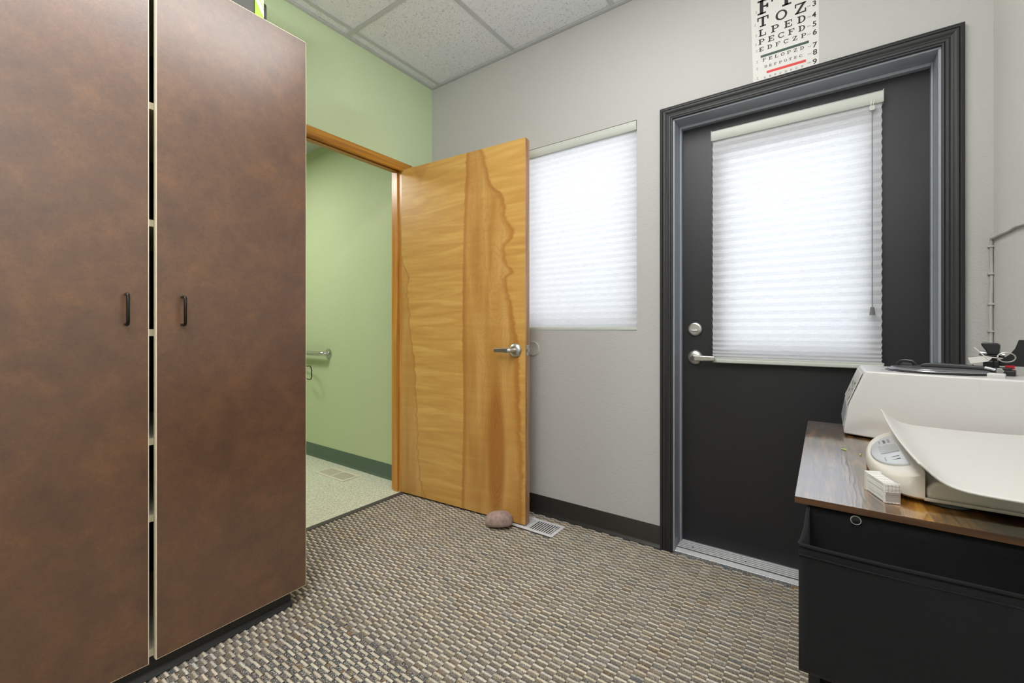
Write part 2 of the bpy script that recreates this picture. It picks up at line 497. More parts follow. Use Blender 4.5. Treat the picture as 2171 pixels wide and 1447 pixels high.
# carpet loops: real raised ridges, brick-like with half drop
def carpet():
    px, py = 0.0375, 0.0250
    xs, ys = [], []
    V, F, COL = [], [], []
    rng = np.random.RandomState(3)
    XN = np.array([-0.01, 0.06, 0.94, 1.01]); HX = np.array([.80, 1, 1, .80])
    # y profile from the near edge to the far edge
    YN = np.array([0.0, .10, .45, .66, .94, 1.0]); HY = np.array([.0, .42, .78, .94, 1.0, .25])
    base = len(V)
    x0 = XL + 0.012; x1 = XR
    y0 = YF; y1 = YB - 0.017
    cols = int((x1 - x0) / px) + 1
    for i in range(cols):
        xa = x0 + i * px
        n = int((y1 - y0) / py) + 1
        for j in range(n):
            ya = y0 + j * py + (py / 2 if i % 2 else 0)
            if ya + 0.016 > y1: continue
            w = min(px, x1 - xa)
            if w < 0.01: continue
            cx, cy = xa + w / 2, ya + py / 2
            if -1.425 < cx < -1.097 and 1.872 < cy < 2.037: continue      # floor register
            if cx < XL + 0.02 or (cx < -1.624 and cy < .862): continue
            flip = (cx > -1.455 and cy < 0.905)
            seam = (abs(cy - 0.905) < 0.014 and cx > -1.46) or (abs(cx + 1.455) < 0.02 and cy < 0.905)
            hgt = 0.0060 * (1 + 0.16 * (rng.rand() - .5))
            if seam: hgt *= 0.8
            dep = py * (0.70 if not flip else 0.56)
            jx, jy = (rng.rand(2) - .5) * 0.0016
            k = len(V)
            t = rng.rand()
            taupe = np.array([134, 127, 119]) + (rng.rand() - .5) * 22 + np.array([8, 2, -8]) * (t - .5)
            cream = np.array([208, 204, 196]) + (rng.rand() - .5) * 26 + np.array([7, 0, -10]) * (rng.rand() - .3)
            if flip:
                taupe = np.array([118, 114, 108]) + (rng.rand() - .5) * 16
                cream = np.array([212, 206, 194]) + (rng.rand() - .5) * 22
            if t < 0.02: taupe = taupe * .7 + np.array([130, 98, 52]) * .3
            elif t < 0.04: taupe = taupe * .7 + np.array([76, 90, 96]) * .3
            for jj in range(6):
                yy = YN[jj]
                hh = HY[jj]
                for ii in range(4):
                    if flip: yv = ya + jy + dep * (1 - yy)
                    else: yv = ya + jy + dep * yy
                    V.append((xa + jx + w * XN[ii], yv, -0.0045 + hgt * hh * (HX[ii] if 0 < jj < 5 else 1)))
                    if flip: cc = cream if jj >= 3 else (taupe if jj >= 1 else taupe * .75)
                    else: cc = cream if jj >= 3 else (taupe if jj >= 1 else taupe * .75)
                    COL.append(lin(tuple(cc)))
            for jj in range(5):
                for ii in range(3):
                    a = k + jj * 4 + ii
                    q = (a, a + 1, a + 5, a + 4)
                    F.append(q[::-1] if flip else q)
    me = bpy.data.meshes.new('carpet_pile')
    me.from_pydata(V, [], F)
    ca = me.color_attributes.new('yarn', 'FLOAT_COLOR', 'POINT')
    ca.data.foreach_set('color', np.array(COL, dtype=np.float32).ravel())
    me.polygons.foreach_set('use_smooth', [True] * len(me.polygons))
    me.materials.append(M_loops)
    o = bpy.data.objects.new('carpet_pile', me); C.objects.link(o)
    o.parent = floor; o['kind'] = 'stuff'
carpet()

# walls
DX0, DX1, DZ1 = -0.595, 0.350, 2.030      # exterior door rough opening
WX0, WX1, WZ0, WZ1 = -1.555, -0.7472, 1.030, 2.066
bm = B()
box(bm, XL - .3, WX0, YB, YB + TH, 0, 2.8)
box(bm, WX0, WX1, YB, YB + TH, 0, WZ0)
box(bm, WX0, WX1, YB, YB + TH, WZ1, 2.8)
box(bm, WX1, DX0, YB, YB + TH, 0, 2.8)
box(bm, DX0, DX1, YB, YB + TH, DZ1, 2.8)
box(bm, DX1, XR + .2, YB, YB + TH, 0, 2.8)
S('wall_back', bm, M_grey, 'warm grey textured wall with the window and the charcoal exterior door', 'wall')
OY0, OY1, OZ = 0.965, 1.853, 2.056        # left wall doorway: clear opening incl. jamb
bm = B()
box(bm, XB, XL, OY1 + .02, YB + TH, 0, 2.8)
box(bm, XB, XL, YF - .1, OY0 - .02, 0, 2.8)
box(bm, XB, XL, OY0 - .02, OY1 + .02, OZ + .02, 2.8)
S('wall_left', bm, M_green, 'sage green wall above the wooden doorway', 'wall')
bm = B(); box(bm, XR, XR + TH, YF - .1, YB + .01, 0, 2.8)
S('wall_right', bm, M_rwall, 'grey wall, lightened in its colour, at the right edge of the room', 'wall')
bm = B(); box(bm, XL, XR + TH, YF - TH, YF, 0, 2.8)
S('wall_front', bm, M_grey, 'light grey wall behind the camera', 'wall')
bm = B(); box(bm, -4.6, XB, YBB, YBB + .12, 0, 2.8)
S('wall_bathroom', bm, M_bathgreen, 'sage green wall beyond the doorway carrying the grab bar', 'wall')
bm = B(); box(bm, -4.72, -4.6, -1.0, YBB + .12, 0, 2.8); 
S('wall_bathroom', bm, M_bathgreen, 'far green wall of the room beyond the doorway, out of sight', 'wall')
bm = B(); box(bm, -4.6, XB, -1.12, -1.0, 0, 2.8)
S('wall_bathroom', bm, M_bathgreen, 'near green wall of the room beyond the doorway, out of sight', 'wall')
bm = B(); box(bm, -4.6, XB, -1.0, YBB, 2.503, 2.8)
S('ceiling', bm, M_tee, 'pale lowered ceiling of the room beyond the doorway', 'ceiling')

# main ceiling with lay-in tiles and grid
bm = B(); box(bm, XL - .1, XR + .15, YF - .1, YB + .1, ZC + 0.06, ZC + 0.12)
ceil = S('ceiling', bm, M_tee, 'suspended ceiling of white fissured acoustic tiles in a metal grid', 'ceiling')
mains = [-2.085 + 0.61 * k for k in range(5)]            # runners along y
cross = [1.435 - 1.22 * k for k in range(4)]
xe = [XL] + mains + [XR]
ye = [YF] + sorted(cross) + [YB]
TROFF = [(2, 2), (2, 1)]   # (column between mains idx, row)
tile_cells = []
for i in range(len(xe) - 1):
    for j in range(len(ye) - 1):
        tile_cells.append((i, j, xe[i], xe[i + 1], ye[j], ye[j + 1]))
light_cells = []
for i, j, a, b, c, d in tile_cells:
    if b - a < 0.03 or d - c < 0.03: continue
    if (abs(a + 0.865) < .02 and abs(c - 0.215) < .02) or (abs(a + 0.865) < .02 and abs(c + 2.2) < .05 and False) or (abs(a + 0.865) < .02 and abs(c + 1.005) < .03):
        light_cells.append((a, b, c, d)); continue
    bm = B(); box(bm, a + .002, b - .002, c + .002, d - .002, ZC + .0045, ZC + .018)
    obj('ceiling_tile', bm, M_tile, ceil)
for mx_ in mains:
    bm = B(); box(bm, mx_ - .012, mx_ + .012, YF, YB, ZC, ZC + .004); box(bm, mx_ - .0015, mx_ + .0015, YF, YB, ZC + .004, ZC + .05)
    obj('grid_runner', bm, M_tee, ceil)
for cy_ in cross:
    bm = B()
    box(bm, XL, XR, cy_ - .012, cy_ + .012, ZC - .0008, ZC + .0035)
    obj('grid_runner', bm, M_tee, ceil)
bm = B(); box(bm, XL, XR, YB - .022, YB, ZC - .002, ZC + .001); box(bm, XL, XR, YB - .0015, YB, ZC - .002, ZC + .02)
obj('wall_angle', bm, M_tee, ceil)
bm = B(); box(bm, XL, XL + .022, YF, YB - .022, ZC - .002, ZC + .001)
obj('wall_angle', bm, M_tee, ceil)
bm = B(); box(bm, XR - .022, XR, YF, YB - .022, ZC - .002, ZC + .001)
obj('wall_angle', bm, M_tee, ceil)

# ceiling troffers (out of frame; they light the room)
lnames = ['recessed fluorescent ceiling panel nearest the back wall', 'recessed fluorescent ceiling panel behind the camera']
for k, (a, b, c, d) in enumerate(sorted(light_cells, key=lambda q: -q[2])):
    cx, cy = (a + b) / 2, (c + d) / 2
    r = empty('ceiling_light', (cx, cy, ZC), 0, lnames[k % 2], 'ceiling light')
    bm = B(); box(bm, a + .012, b - .012, c + .012, d - .012, ZC + .004, ZC + .03)
    obj('housing', bm, M_tee, r)
    bm = B(); box(bm, a + .03, b - .03, c + .03, d - .03, ZC + .0015, ZC + .0035)
    obj('diffuser', bm, M_diff, r)
    ld = bpy.data.lights.new('troffer_lamp', 'AREA'); ld.shape = 'RECTANGLE'
    ld.size = b - a - .06; ld.size_y = d - c - .06; ld.energy = TROFFER_W * (1.0 if k == 0 else 1.25); ld.color = (1, 0.985, 0.96)
    lo = bpy.data.objects.new('troffer_lamp', ld); C.objects.link(lo); lo.parent = r; lo.location = (0, 0, -0.004)
# bathroom lamp
r = empty('ceiling_light', (-3.4, 0.9, 2.503), 0, 'ceiling lamp of the green room beyond the doorway', 'ceiling light')
bm = B(); lathe(bm, [(0.16, 2.445), (0.19, 2.46), (0.19, 2.503)], (-3.4, 0.9, 0)); obj('lamp_shade', bm, M_diff, r, smooth=True)
ld = bpy.data.lights.new('bath_lamp', 'AREA'); ld.shape = 'DISK'; ld.size = 0.5; ld.energy = BATH_W; ld.color = (1, 0.98, 0.93)
lo = bpy.data.objects.new('bath_lamp', ld); C.objects.link(lo); lo.parent = r; lo.location = (0, 0, -0.062)

# baseboards (cove base)
def cove(a, b, wall, axis, sgn, mat, name, label, h=0.102):
    pts = [(wall, 0.0), (wall + sgn * .017, 0.0), (wall + sgn * .015, .004), (wall + sgn * .007, .010), (wall + sgn * .0035, .018), (wall + sgn * .0035, h - .002), (wall + sgn * .002, h), (wall, h)]
    bm = B(); prism(bm, pts, axis, a, b)
    return S(name, bm, mat, label, 'baseboard', smooth=True)
cove(XL, -0.629, YB, 'x', -1, M_base, 'baseboard_back', 'black rubber cove baseboard under the window')
cove(0.384, XR, YB, 'x', -1, M_base, 'baseboard_back', 'short black cove baseboard right of the exterior door')
cove(1.93, YB - .017, XL, 'y', 1, M_base, 'baseboard_left', 'short black cove baseboard behind the wooden door')
cove(YF, YB - .017, XR, 'y', -1, M_base, 'baseboard_right', 'black cove baseboard along the right wall')
cove(-4.6, XB, YBB, 'x', -1, M_greenbase, 'baseboard_bathroom', 'dark green cove baseboard beyond the doorway')

# ------------------------------------------------------------------ wooden doorway frame
fr = empty('trim_2', (XL, (OY0 + OY1) / 2, 0), 0, 'honey stained wooden frame around the doorway in the green wall', 'door frame', kind='structure')
# jambs and stop
bm = B(); box(bm, XB, XL, OY1, OY1 + .02, 0, OZ); obj('jamb', bm, M_casV, fr, bevel=.0012)
bm = B(); box(bm, XB, XL, OY0 - .02, OY0, 0, OZ); obj('jamb', bm, M_casV, fr, bevel=.0012)
bm = B(); box(bm, XB, XL, OY0 - .02, OY1 + .02, OZ, OZ + .02); obj('header', bm, M_casH, fr, bevel=.0012)
bm = B(); box(bm, XL - .085, XL - .048, OY1 - .011, OY1, 0.0, OZ); obj('stop', bm, M_casV, fr, bevel=.002)
bm = B(); box(bm, XL - .085, XL - .048, OY0, OY0 + .011, 0.0, OZ); obj('stop', bm, M_casV, fr, bevel=.002)
bm = B(); box(bm, XL - .085, XL - .048, OY0 + .011, OY1 - .011, OZ - .011, OZ); obj('stop', bm, M_casH, fr, bevel=.002)
# casing profile: (distance from opening, proud)
def casing_frame(parent, plane, sgn, axis, o0, o1, ztop, wd, thk, reveal, mat_v, mat_h, prof, names=('casing', 'casing', 'casing')):
    """axis: direction of the wall line ('x' or 'y'); plane: wall coordinate; sgn: side it sticks out"""
    def P(t, dp, z):
        return (t, plane + sgn * dp, z) if axis == 'x' else (plane + sgn * dp, t, z)
    full = [(0.0, 0.0)] + [(a * wd, p * thk) for a, p in prof] + [(wd, 0.0)]
    # left upright
    for side, mat in ((-1, mat_v), (1, mat_v)):
        bm = B(); lo, hi = [], []
        base = o0 - reveal if side < 0 else o1 + reveal
        for a, p in full:
            lo.append(bm.verts.new(P(base + side * a, p, 0.0)))
            hi.append(bm.verts.new(P(base + side * a, p, ztop + reveal + a)))
        n = len(full)
        for i in range(n):
            bm.faces.new((lo[i], lo[(i + 1) % n], hi[(i + 1) % n], hi[i]))
        bm.faces.new(lo); bm.faces.new(hi)
        bmesh.ops.recalc_face_normals(bm, faces=bm.faces)
        obj('casing', bm, mat, parent, smooth=True)
    bm = B(); lo, hi = [], []
    for a, p in full:
        lo.append(bm.verts.new(P(o0 - reveal - a, p, ztop + reveal + a)))
        hi.append(bm.verts.new(P(o1 + reveal + a, p, ztop + reveal + a)))
    n = len(full)
    for i in range(n):
        bm.faces.new((lo[i], lo[(i + 1) % n], hi[(i + 1) % n], hi[i]))
    bm.faces.new(lo); bm.faces.new(hi)
    bmesh.ops.recalc_face_normals(bm, faces=bm.faces)
    obj('casing', bm, mat_h, parent, smooth=True)
wood_prof = [(0.0, .55), (.05, .8), (.12, .62), (.16, .78), (.30, .9), (.72, 1.0), (.80, .9), (.86, .96), (.97, .8)]
casing_frame(fr, XL, 1, 'y', OY0, OY1, OZ - 0.03, 0.057, 0.016, 0.006, M_casV, M_casH, wood_prof)

# wooden door leaf (open), hinge at the far jamb
HX, HY = -2.172, 1.8385
ang = math.atan2(1.8965 - 1.8355, -1.2716 + 2.172)
door = empty('door_2', (HX, HY, 0.012), ang, 'honey birch veneer door standing open against the grey wall', 'door', kind='structure')
W2, H2, T2 = 0.902, 2.030, 0.0445
bm = B(); box(bm, 0, W2, 0, 0.003, 0, H2); obj('door_skin', bm, M_birch, door, local=True, bevel=.0008)
bm = B(); box(bm, 0, W2, T2 - .003, T2, 0, H2); obj('door_skin', bm, M_birch, door, local=True)
bm = B(); box(bm, 0.0003, W2 - .0003, 0.003, T2 - .003, 0.0003, H2 - .0003); obj('door_core', bm, M_dooredge, door, local=True)
def lever(parent, cx, y, cz, sgn, direct, mat, dark=None, length=.10, rose=.034):
    """sgn: direction (local y) it sticks out; direct: +-1 lever direction along x"""
    bm = B(); lathe(bm, [(rose, y), (rose, y + sgn * .004), (rose * .82, y + sgn * .012), (rose * .5, y + sgn * .016)], (cx, 0, cz), 'y', 36)
    rs = obj('rose', bm, mat, parent, smooth=True, local=True)
    bm = B(); tube(bm, [(cx, y + sgn * .008, cz), (cx, y + sgn * .042, cz), (cx + direct * .004, y + sgn * .052, cz), (cx + direct * .014, y + sgn * .057, cz)], [.011, .011, .012, .011], 16)
    obj('spindle', bm, mat, parent, smooth=True, local=True)
    bm = B()
    a, b = cx + direct * .002, cx + direct * length
    x0_, x1_ = min(a, b), max(a, b)
    pts = [(a, cz - .0135), (a, cz + .0135), (b, cz + .0105), (b, cz - .0105)]
    prism(bm, pts, 'y', y + sgn * .050, y + sgn * .062)
    obj('lever', bm, mat, parent, bevel=.004, seg=3, local=True)
    for dz in (-.021, .021):
        bm = B(); lathe(bm, [(.004, y + sgn * .009), (.004, y + sgn * .0135), (.002, y + sgn * .0138)], (cx, 0, cz + dz), 'y', 12)
        obj('screw', bm, M_gun, rs, local=True, smooth=True)
    return rs
lever(door, .842, 0.0, .9146, -1, -1, M_nickel, rose=.038)
bm = B(); lathe(bm, [(.0065, -.0625), (.0065, -.0645), (.0045, -.0650), (.0040, -.0630)], (.832, 0, .9146), 'y', 20)
obj('key_cylinder', bm, M_chrome, door, smooth=True, local=True)
lever(door, .842, T2, .9146, 1, -1, M_chrome)
bm = B(); box(bm, W2 - .0002, W2 + .0015, .0095, .035, .886, .943); lp = obj('latch_plate', bm, M_chrome, door, bevel=.0005, local=True)
bm = B(); prism(bm, [(.014, 0.905), (.030, .905), (.030, .924), (.014, .924)], 'x', W2 + .001, W2 + .010); obj('latch_bolt', bm, M_chrome, lp, bevel=.002, local=True)
for hz in (.18, 1.02, 1.82):
    bm = B(); lathe(bm, [(.006, hz - .05), (.006, hz + .05)], (-.005, T2 + .007, 0), 'z', 14)
    obj('hinge', bm, M_nickel, door, smooth=True, local=True)

# ------------------------------------------------------------------ window
wn = empty('window_1', ((WX0 + WX1) / 2, YB + .1, WZ0), 0, 'window in the grey wall covered by the inside mounted shade', 'window', kind='structure')
bm = B()
fy0, fy1 = YB + .085, YB + .125
for q in ((WX0, WX0 + .045, WZ0, WZ1), (WX1 - .045, WX1, WZ0, WZ1), (WX0 + .045, WX1 - .045, WZ0, WZ0 + .045), (WX0 + .045, WX1 - .045, WZ1 - .045, WZ1)):
    box(bm, q[0], q[1], fy0, fy1, q[2], q[3])
obj('window_frame', bm, M_white, wn)
bm = B(); box(bm, WX0 + .045, WX1 - .045, YB + .10, YB + .106, WZ0 + .045, WZ1 - .045); obj('pane', bm, M_glass, wn)

# pleated shades
def pleats(xa, xb, zt, zb, yf, amp, pitch, squash=False, tilt=0.0, parent=None):
    """zig-zag sheet: real folds"""
    zs = [zt]
    z = zt; p = pitch
    while z > zb + 0.002:
        if squash and z < zb + 0.055: p = max(pitch * .42, (z - zb) * .42)
        elif squash and z < zb + 0.105: p = pitch * .68
        z = max(zb, z - p / 2); zs.append(z)
    bm = B(); prev = None
    n = 14
    for k, z in enumerate(zs):
        f = (zt - z) / (zt - zb)
        yy = yf - (amp if k % 2 else 0) + tilt * f
        dx = (.0018 if k % 2 else -.0012)
        row = [bm.verts.new((xa + dx + (xb - xa - 2 * dx) * i / n, yy, z)) for i in range(n + 1)]
        if prev:
            for i in range(n): bm.faces.new((prev[i], row[i], row[i + 1], prev[i + 1]))
        prev = row
    return bm
# window shade (inside mount)
sh = empty('cellular_shade', ((WX0 + WX1) / 2, YB + .03, WZ0), 0, 'off white cellular shade glowing in the window behind the wooden door', 'window shade', 'white cellular shades')
ya = YB + .008
bm = B(); prism(bm, [(ya - .004, WZ1 - .0006), (ya - .008, WZ1 - .008), (ya - .008, WZ1 - .034), (ya - .002, WZ1 - .044), (ya + .035, WZ1 - .044), (ya + .035, WZ1 - .0004)], 'x', WX0 + .003, WX1 - .003); obj('headrail', bm, M_rail, sh, smooth=True)
bm = pleats(WX0 + .005, WX1 - .004, WZ1 - .044, WZ0 + .020, ya + .016, .0030, .0325); obj('pleated_fabric', bm, M_shade, sh)
bm = pleats(WX0 + .005, WX1 - .004, WZ1 - .044, WZ0 + .020, ya + .030, -.002, .0325); obj('pleated_fabric', bm, M_shade, sh)
bm = B(); box(bm, WX0 + .004, WX1 - .003, ya + .004, ya + .032, WZ0 + .003, WZ0 + .019); obj('bottom_rail', bm, M_rail, sh, bevel=.003)

# ------------------------------------------------------------------ exterior door
ed = empty('door_1', (-.12, YB, 0), 0, 'charcoal painted exterior door with glazed upper lite, behind the table', 'door', kind='structure')
SY = 2.212                       # slab face
JX0, JX1, JZ = -0.567, 0.324, 2.011
# jamb and stop
bm = B(); box(bm, DX0, JX0, YB - .002, YB + .19, 0, JZ); obj('jamb', bm, M_jamb, ed, bevel=.002)
bm = B(); box(bm, JX1, DX1, YB - .002, YB + .19, 0, JZ); obj('jamb', bm, M_jamb, ed, bevel=.002)
bm = B(); box(bm, DX0, DX1, YB - .002, YB + .19, JZ, DZ1 + .001); obj('header', bm, M_jamb, ed, bevel=.002)
bm = B(); box(bm, JX0, JX0 + .009, SY - .028, SY - .001, .014, JZ); obj('stop', bm, M_jamb, ed, bevel=.002)
bm = B(); box(bm, JX1 - .006, JX1, SY - .028, SY - .001, .014, JZ); obj('stop', bm, M_jamb, ed, bevel=.002)
bm = B(); box(bm, JX0 + .009, JX1 - .006, SY - .028, SY - .001, JZ - .012, JZ); obj('stop', bm, M_jamb, ed, bevel=.002)
dark_prof = [(0.0, .70), (.04, .80), (.10, .80), (.13, .62), (.16, .76), (.30, .80), (.36, .66), (.42, .60), (.50, .70), (.58, .92), (.66, 1.0), (.74, .98), (.77, .80), (.80, .98), (.96, 1.0), (1.0, .92)]
casing_frame(ed, YB, -1, 'x', JX0 - .001, JX1 + .001, JZ, 0.056, 0.019, 0.006, M_casing, M_casing, dark_prof)
# slab with opening for the lite
LX0, LX1, LZ0, LZ1 = -0.375, 0.140, 0.945, 1.842
sx0, sx1, sz0, sz1 = JX0 + .002, JX1 - .002, 0.022, JZ - .003
bm = B()
box(bm, sx0, LX0, SY, SY + .044, sz0, sz1); box(bm, LX1, sx1, SY, SY + .044, sz0, sz1)
box(bm, LX0, LX1, SY, SY + .044, sz0, LZ0); box(bm, LX0, LX1, SY, SY + .044, LZ1, sz1)
obj('slab', bm, M_darkdoor, ed)
bm = B(); box(bm, LX0, LX1, SY + .018, SY + .024, LZ0, LZ1); obj('pane', bm, M_glass, ed)
# hardware
bm = B(); cx, cz = -.502, 1.038
lathe(bm, [(.033, SY), (.033, SY - .006), (.029, SY - .011), (.024, SY - .012), (.024, SY - .009), (.021, SY - .009)], (cx, 0, cz), 'y', 40)
db = obj('deadbolt', bm, M_nickel, ed, smooth=True)
bm = B(); box(bm, cx - .017, cx + .017, SY - .027, SY - .009, cz - .011, cz - .002); obj('thumb_turn', bm, M_chrome, db, bevel=.004, seg=3)
hh = empty('lever_handle', (0, 0, 0)); hh.parent = ed; hh.location = -ed.location
lever(hh, -.502, SY, .903, -1, 1, M_nickel, length=.098, rose=.036)
# kids of 'lever_handle' were made in world coordinates through the un-offset empty
# threshold: ribbed aluminium sill
bm = B(); prism(bm, [(YB + .012, 0), (YB + .014, .006), (YB + .026, .012), (YB + .19, .020), (YB + .19, 0)], 'x', JX0 + .001, JX1 - .001)
th = obj('threshold', bm, M_alu, ed)
bm = B(); prism(bm, [(YB + .030, .008), (YB + .030, .0140), (YB + .112, .0160), (YB + .112, .008)], 'x', JX0 + .0015, JX1 - .0015); obj('groove_bed', bm, M_groove, th)
for k in range(5):
    y = YB + .034 + k * .0155
    bm = B(); box(bm, JX0 + .002, JX1 - .002, y, y + .0100, .011, .0172 + .0006 * k); obj('threshold_rib', bm, M_alu, th, bevel=.0012)
for sx in (-.50, -.28, -.06, .16):
    bm = B(); lathe(bm, [(.004, .0168), (.004, .0185), (.002, .019)], (sx, YB + .055, 0), 'z', 12); obj('screw', bm, M_gun, th)
# outside step so the lite has ground beyond it
# shade on the door
ds = empty('cellular_shade', (-.116, SY - .03, .88), 0, 'off white cellular shade hanging on the charcoal exterior door', 'window shade', 'white cellular shades')
hx0, hx1 = -.4215, .183
hy = SY - .042
bm = B(); prism(bm, [(hy + .042, 1.945), (hy + .006, 1.949), (hy, 1.943), (hy, 1.917), (hy + .008, 1.905), (hy + .042, 1.905)], 'x', hx0, hx1); obj('headrail', bm, M_rail, ds, smooth=True)
bm = B(); box(bm, hx0 - .0025, hx0, hy - .001, hy + .04, 1.903, 1.951); obj('end_cap', bm, M_white, ds, bevel=.001)
bm = B(); box(bm, hx1, hx1 + .0025, hy - .001, hy + .04, 1.903, 1.951); obj('end_cap', bm, M_white, ds, bevel=.001)
bm = pleats(hx0 + .002, hx1 - .002, 1.905, .905, SY - .024, .0038, .0335, True); obj('pleated_fabric', bm, M_shade, ds)
bm = pleats(hx0 + .002, hx1 - .002, 1.905, .905, SY - .009, -.002, .0335, True); obj('pleated_fabric', bm, M_shade, ds)
bm = B(); box(bm, hx0 + .004, hx1 + .004, SY - .040, SY - .008, .884, .901); obj('bottom_rail', bm, M_rail, ds, bevel=.004, seg=3)
bm = B(); box(bm, hx0 + .004, hx1 + .004, SY - .034, SY - .008, .9015, .907); obj('bottom_rail', bm, M_rail, ds)
cxx = .151
cy_ = SY - .045
bm = B(); box(bm, cxx - .009, cxx + .009, cy_, cy_ + .008, 1.878, 1.897); obj('cord_lock', bm, M_rail, ds, bevel=.002)
bm = B(); tube(bm, [(cxx - .002, cy_ + .004, 1.915), (cxx - .004, cy_ - .001, 1.897)], .0012, 6); tube(bm, [(cxx + .006, cy_ + .004, 1.915), (cxx + .003, cy_ - .001, 1.897)], .0012, 6); obj('cord', bm, M_whiteband, ds)
bm = B(); tube(bm, [(cxx, cy_ + .002, 1.88), (cxx, cy_, 1.12)], .0013, 6); obj('cord', bm, M_cord, ds)
bm = B(); lathe(bm, [(.0055, 1.122), (.009, 1.092)], (cxx, cy_, 0), 'z', 16); obj('tassel', bm, M_cord, ds, smooth=True)

# ------------------------------------------------------------------ eye chart
PY = YB - .0012
ch = empty('eye_chart', (-.135, YB, 2.075), 0, 'white letter eye test chart with green and red bars above the exterior door', 'chart')
bm = B()
vs = [(-.2435, 2.0765), (-.0160, 2.0765), (-.0163, 2.56), (-.2570, 2.56)]
prism(bm, vs, 'y', PY, YB - .0002); obj('paper', bm, M_paper, ch)
def arc(bm, cx, cz, ro_x, ro_z, ri_x, ri_z, a0, a1, y, n=16):
    prev = None
    for i in range(n + 1):
        t = a0 + (a1 - a0) * i / n
        c_, s_ = math.cos(t), math.sin(t)
        o_ = bm.verts.new((cx + ro_x * c_, y, cz + ro_z * s_)); q_ = bm.verts.new((cx + ri_x * c_, y, cz + ri_z * s_))
        if prev: bm.faces.new((prev[0], o_, q_, prev[1]))
        prev = (o_, q_)
def quad(bm, pts, y):
    bm.faces.new([bm.verts.new((p[0], y, p[1])) for p in pts])
def glyph(bm, ch_, cx, cz, h, y):
    L = []   # rectangles in the unit box
    A = []
    Q = []
    stem = (.14, .36, 0, 1)
    if ch_ == 'F': L = [stem, (0, .95, .87, 1), (.36, .62, .45, .57), (0, .52, 0, .12), (.84, .95, .62, .87), (.55, .66, .36, .66)]
    elif ch_ == 'E': L = [stem, (0, .95, .87, 1), (.36, .62, .45, .57), (0, .95, 0, .13), (.84, .95, .64, .87), (.84, .95, .13, .36), (.55, .66, .36, .66)]
    elif ch_ == 'T': L = [(.39, .61, 0, 1), (0, 1, .87, 1), (0, .12, .62, .87), (.88, 1, .62, .87), (.22, .78, 0, .12)]
    elif ch_ == 'L': L = [stem, (0, .54, .88, 1), (0, .95, 0, .13), (.84, .95, .13, .42)]
    elif ch_ == 'Z': L = [(.04, .96, .87, 1), (.04, .96, 0, .13), (.04, .15, .62, .87), (.85, .96, .13, .38)]; Q = [[(.04, .0), (.30, .0), (.96, 1.0), (.70, 1.0)]]
    elif ch_ == 'P': L = [stem, (0, .6, .88, 1), (0, .54, 0, .12), (.36, .6, .40, .52)]; A = [(.58, .70, .40, .30, .20, .18, -PI / 2, PI / 2)]
    elif ch_ == 'D': L = [stem, (0, .5, .87, 1), (0, .5, 0, .13)]; A = [(.48, .5, .50, .5, .29, .37, -PI / 2, PI / 2)]
    elif ch_ == 'O': A = [(.5, .5, .5, .5, .31, .36, 0, 2 * PI)]
    elif ch_ == 'C': A = [(.5, .5, .5, .5, .31, .36, PI * .26, PI * 1.74)]; L = [(.82, .93, .66, .98), (.82, .93, .06, .30)]
    ox, oz = cx - h / 2, cz - h / 2
    for a, b, c_, d_ in L: quad(bm, [(ox + a * h, oz + c_ * h), (ox + b * h, oz + c_ * h), (ox + b * h, oz + d_ * h), (ox + a * h, oz + d_ * h)], y)
    for q in Q: quad(bm, [(ox + a * h, oz + b * h) for a, b in q], y)
    for a, b, c_, d_, e_, f_, g_, i_ in A: arc(bm, ox + a * h, oz + b * h, c_ * h, d_ * h, e_ * h, f_ * h, g_, i_, y)
rows = [('FP', [(-.198, 2.387), (-.1097, 2.387)], .0595), ('TOZ', [(-.208, 2.3257), (-.1422, 2.3257), (-.0767, 2.3257)], .0415),
    ('LPED', [(-.2093, 2.2797), (-.1642, 2.2797), (-.1181, 2.2797), (-.0732, 2.2797)], .0285),
    ('PECFD', [(-.2131, 2.2430), (-.1779, 2.2430), (-.1422, 2.2430), (-.1073, 2.2430), (-.0721, 2.2430)], .0225),
    ('EDFCZP', [(-.2136, 2.2113), (-.1836, 2.2113), (-.1544, 2.2113), (-.1253, 2.2113), (-.0955, 2.2113), (-.0663, 2.2113)], .0172),
    ('FELOPZD', [(-.203, 2.1633), (-.1804, 2.1633), (-.1588, 2.1633), (-.1373, 2.1633), (-.1157, 2.1633), (-.0938, 2.1633), (-.0714, 2.1633)], .0130),
    ('DEFPOTEC', [(-.1974, 2.1337), (-.1804, 2.1337), (-.163, 2.1337), (-.1451, 2.1337), (-.1277, 2.1337), (-.1109, 2.1337), (-.0931, 2.1337), (-.0756, 2.1337)], .0100),
    ('LEFODPCT', [(-.1999, 2.0891), (-.1816, 2.0891), (-.163, 2.0891), (-.1451, 2.0891), (-.126, 2.0891), (-.108, 2.0891), (-.0896, 2.0891), (-.0709, 2.0891)], .0072),
    ('E', [(-.136, 2.478)], .088)]
for t, ps, h in rows:
    for c_, (gx, gz) in zip(t, ps):
        bm = B(); glyph(bm, c_, gx, gz, h, PY - .0003)
        obj('letter', bm, M_ink, ch)
bm = B(); box(bm, -.2162, -.0486, PY - .0004, PY, 2.1753, 2.1853); obj('green_bar', bm, M_greenink, ch)
bm = B(); box(bm, -.1941, -.0582, PY - .0004, PY, 2.1036, 2.1137); obj('red_bar', bm, M_redink, ch)
bm = B()
for gx, gz in [(-.049, 2.3216), (-.0479, 2.2788), (-.049, 2.2425), (-.0479, 2.2097), (-.0463, 2.1607), (-.0463, 2.1309), (-.0479, 2.0964)]:
    for k in range(4): box(bm, gx - .0055 + k * .003, gx - .0035 + k * .003, PY - .0003, PY, gz - .0022, gz + .0022)
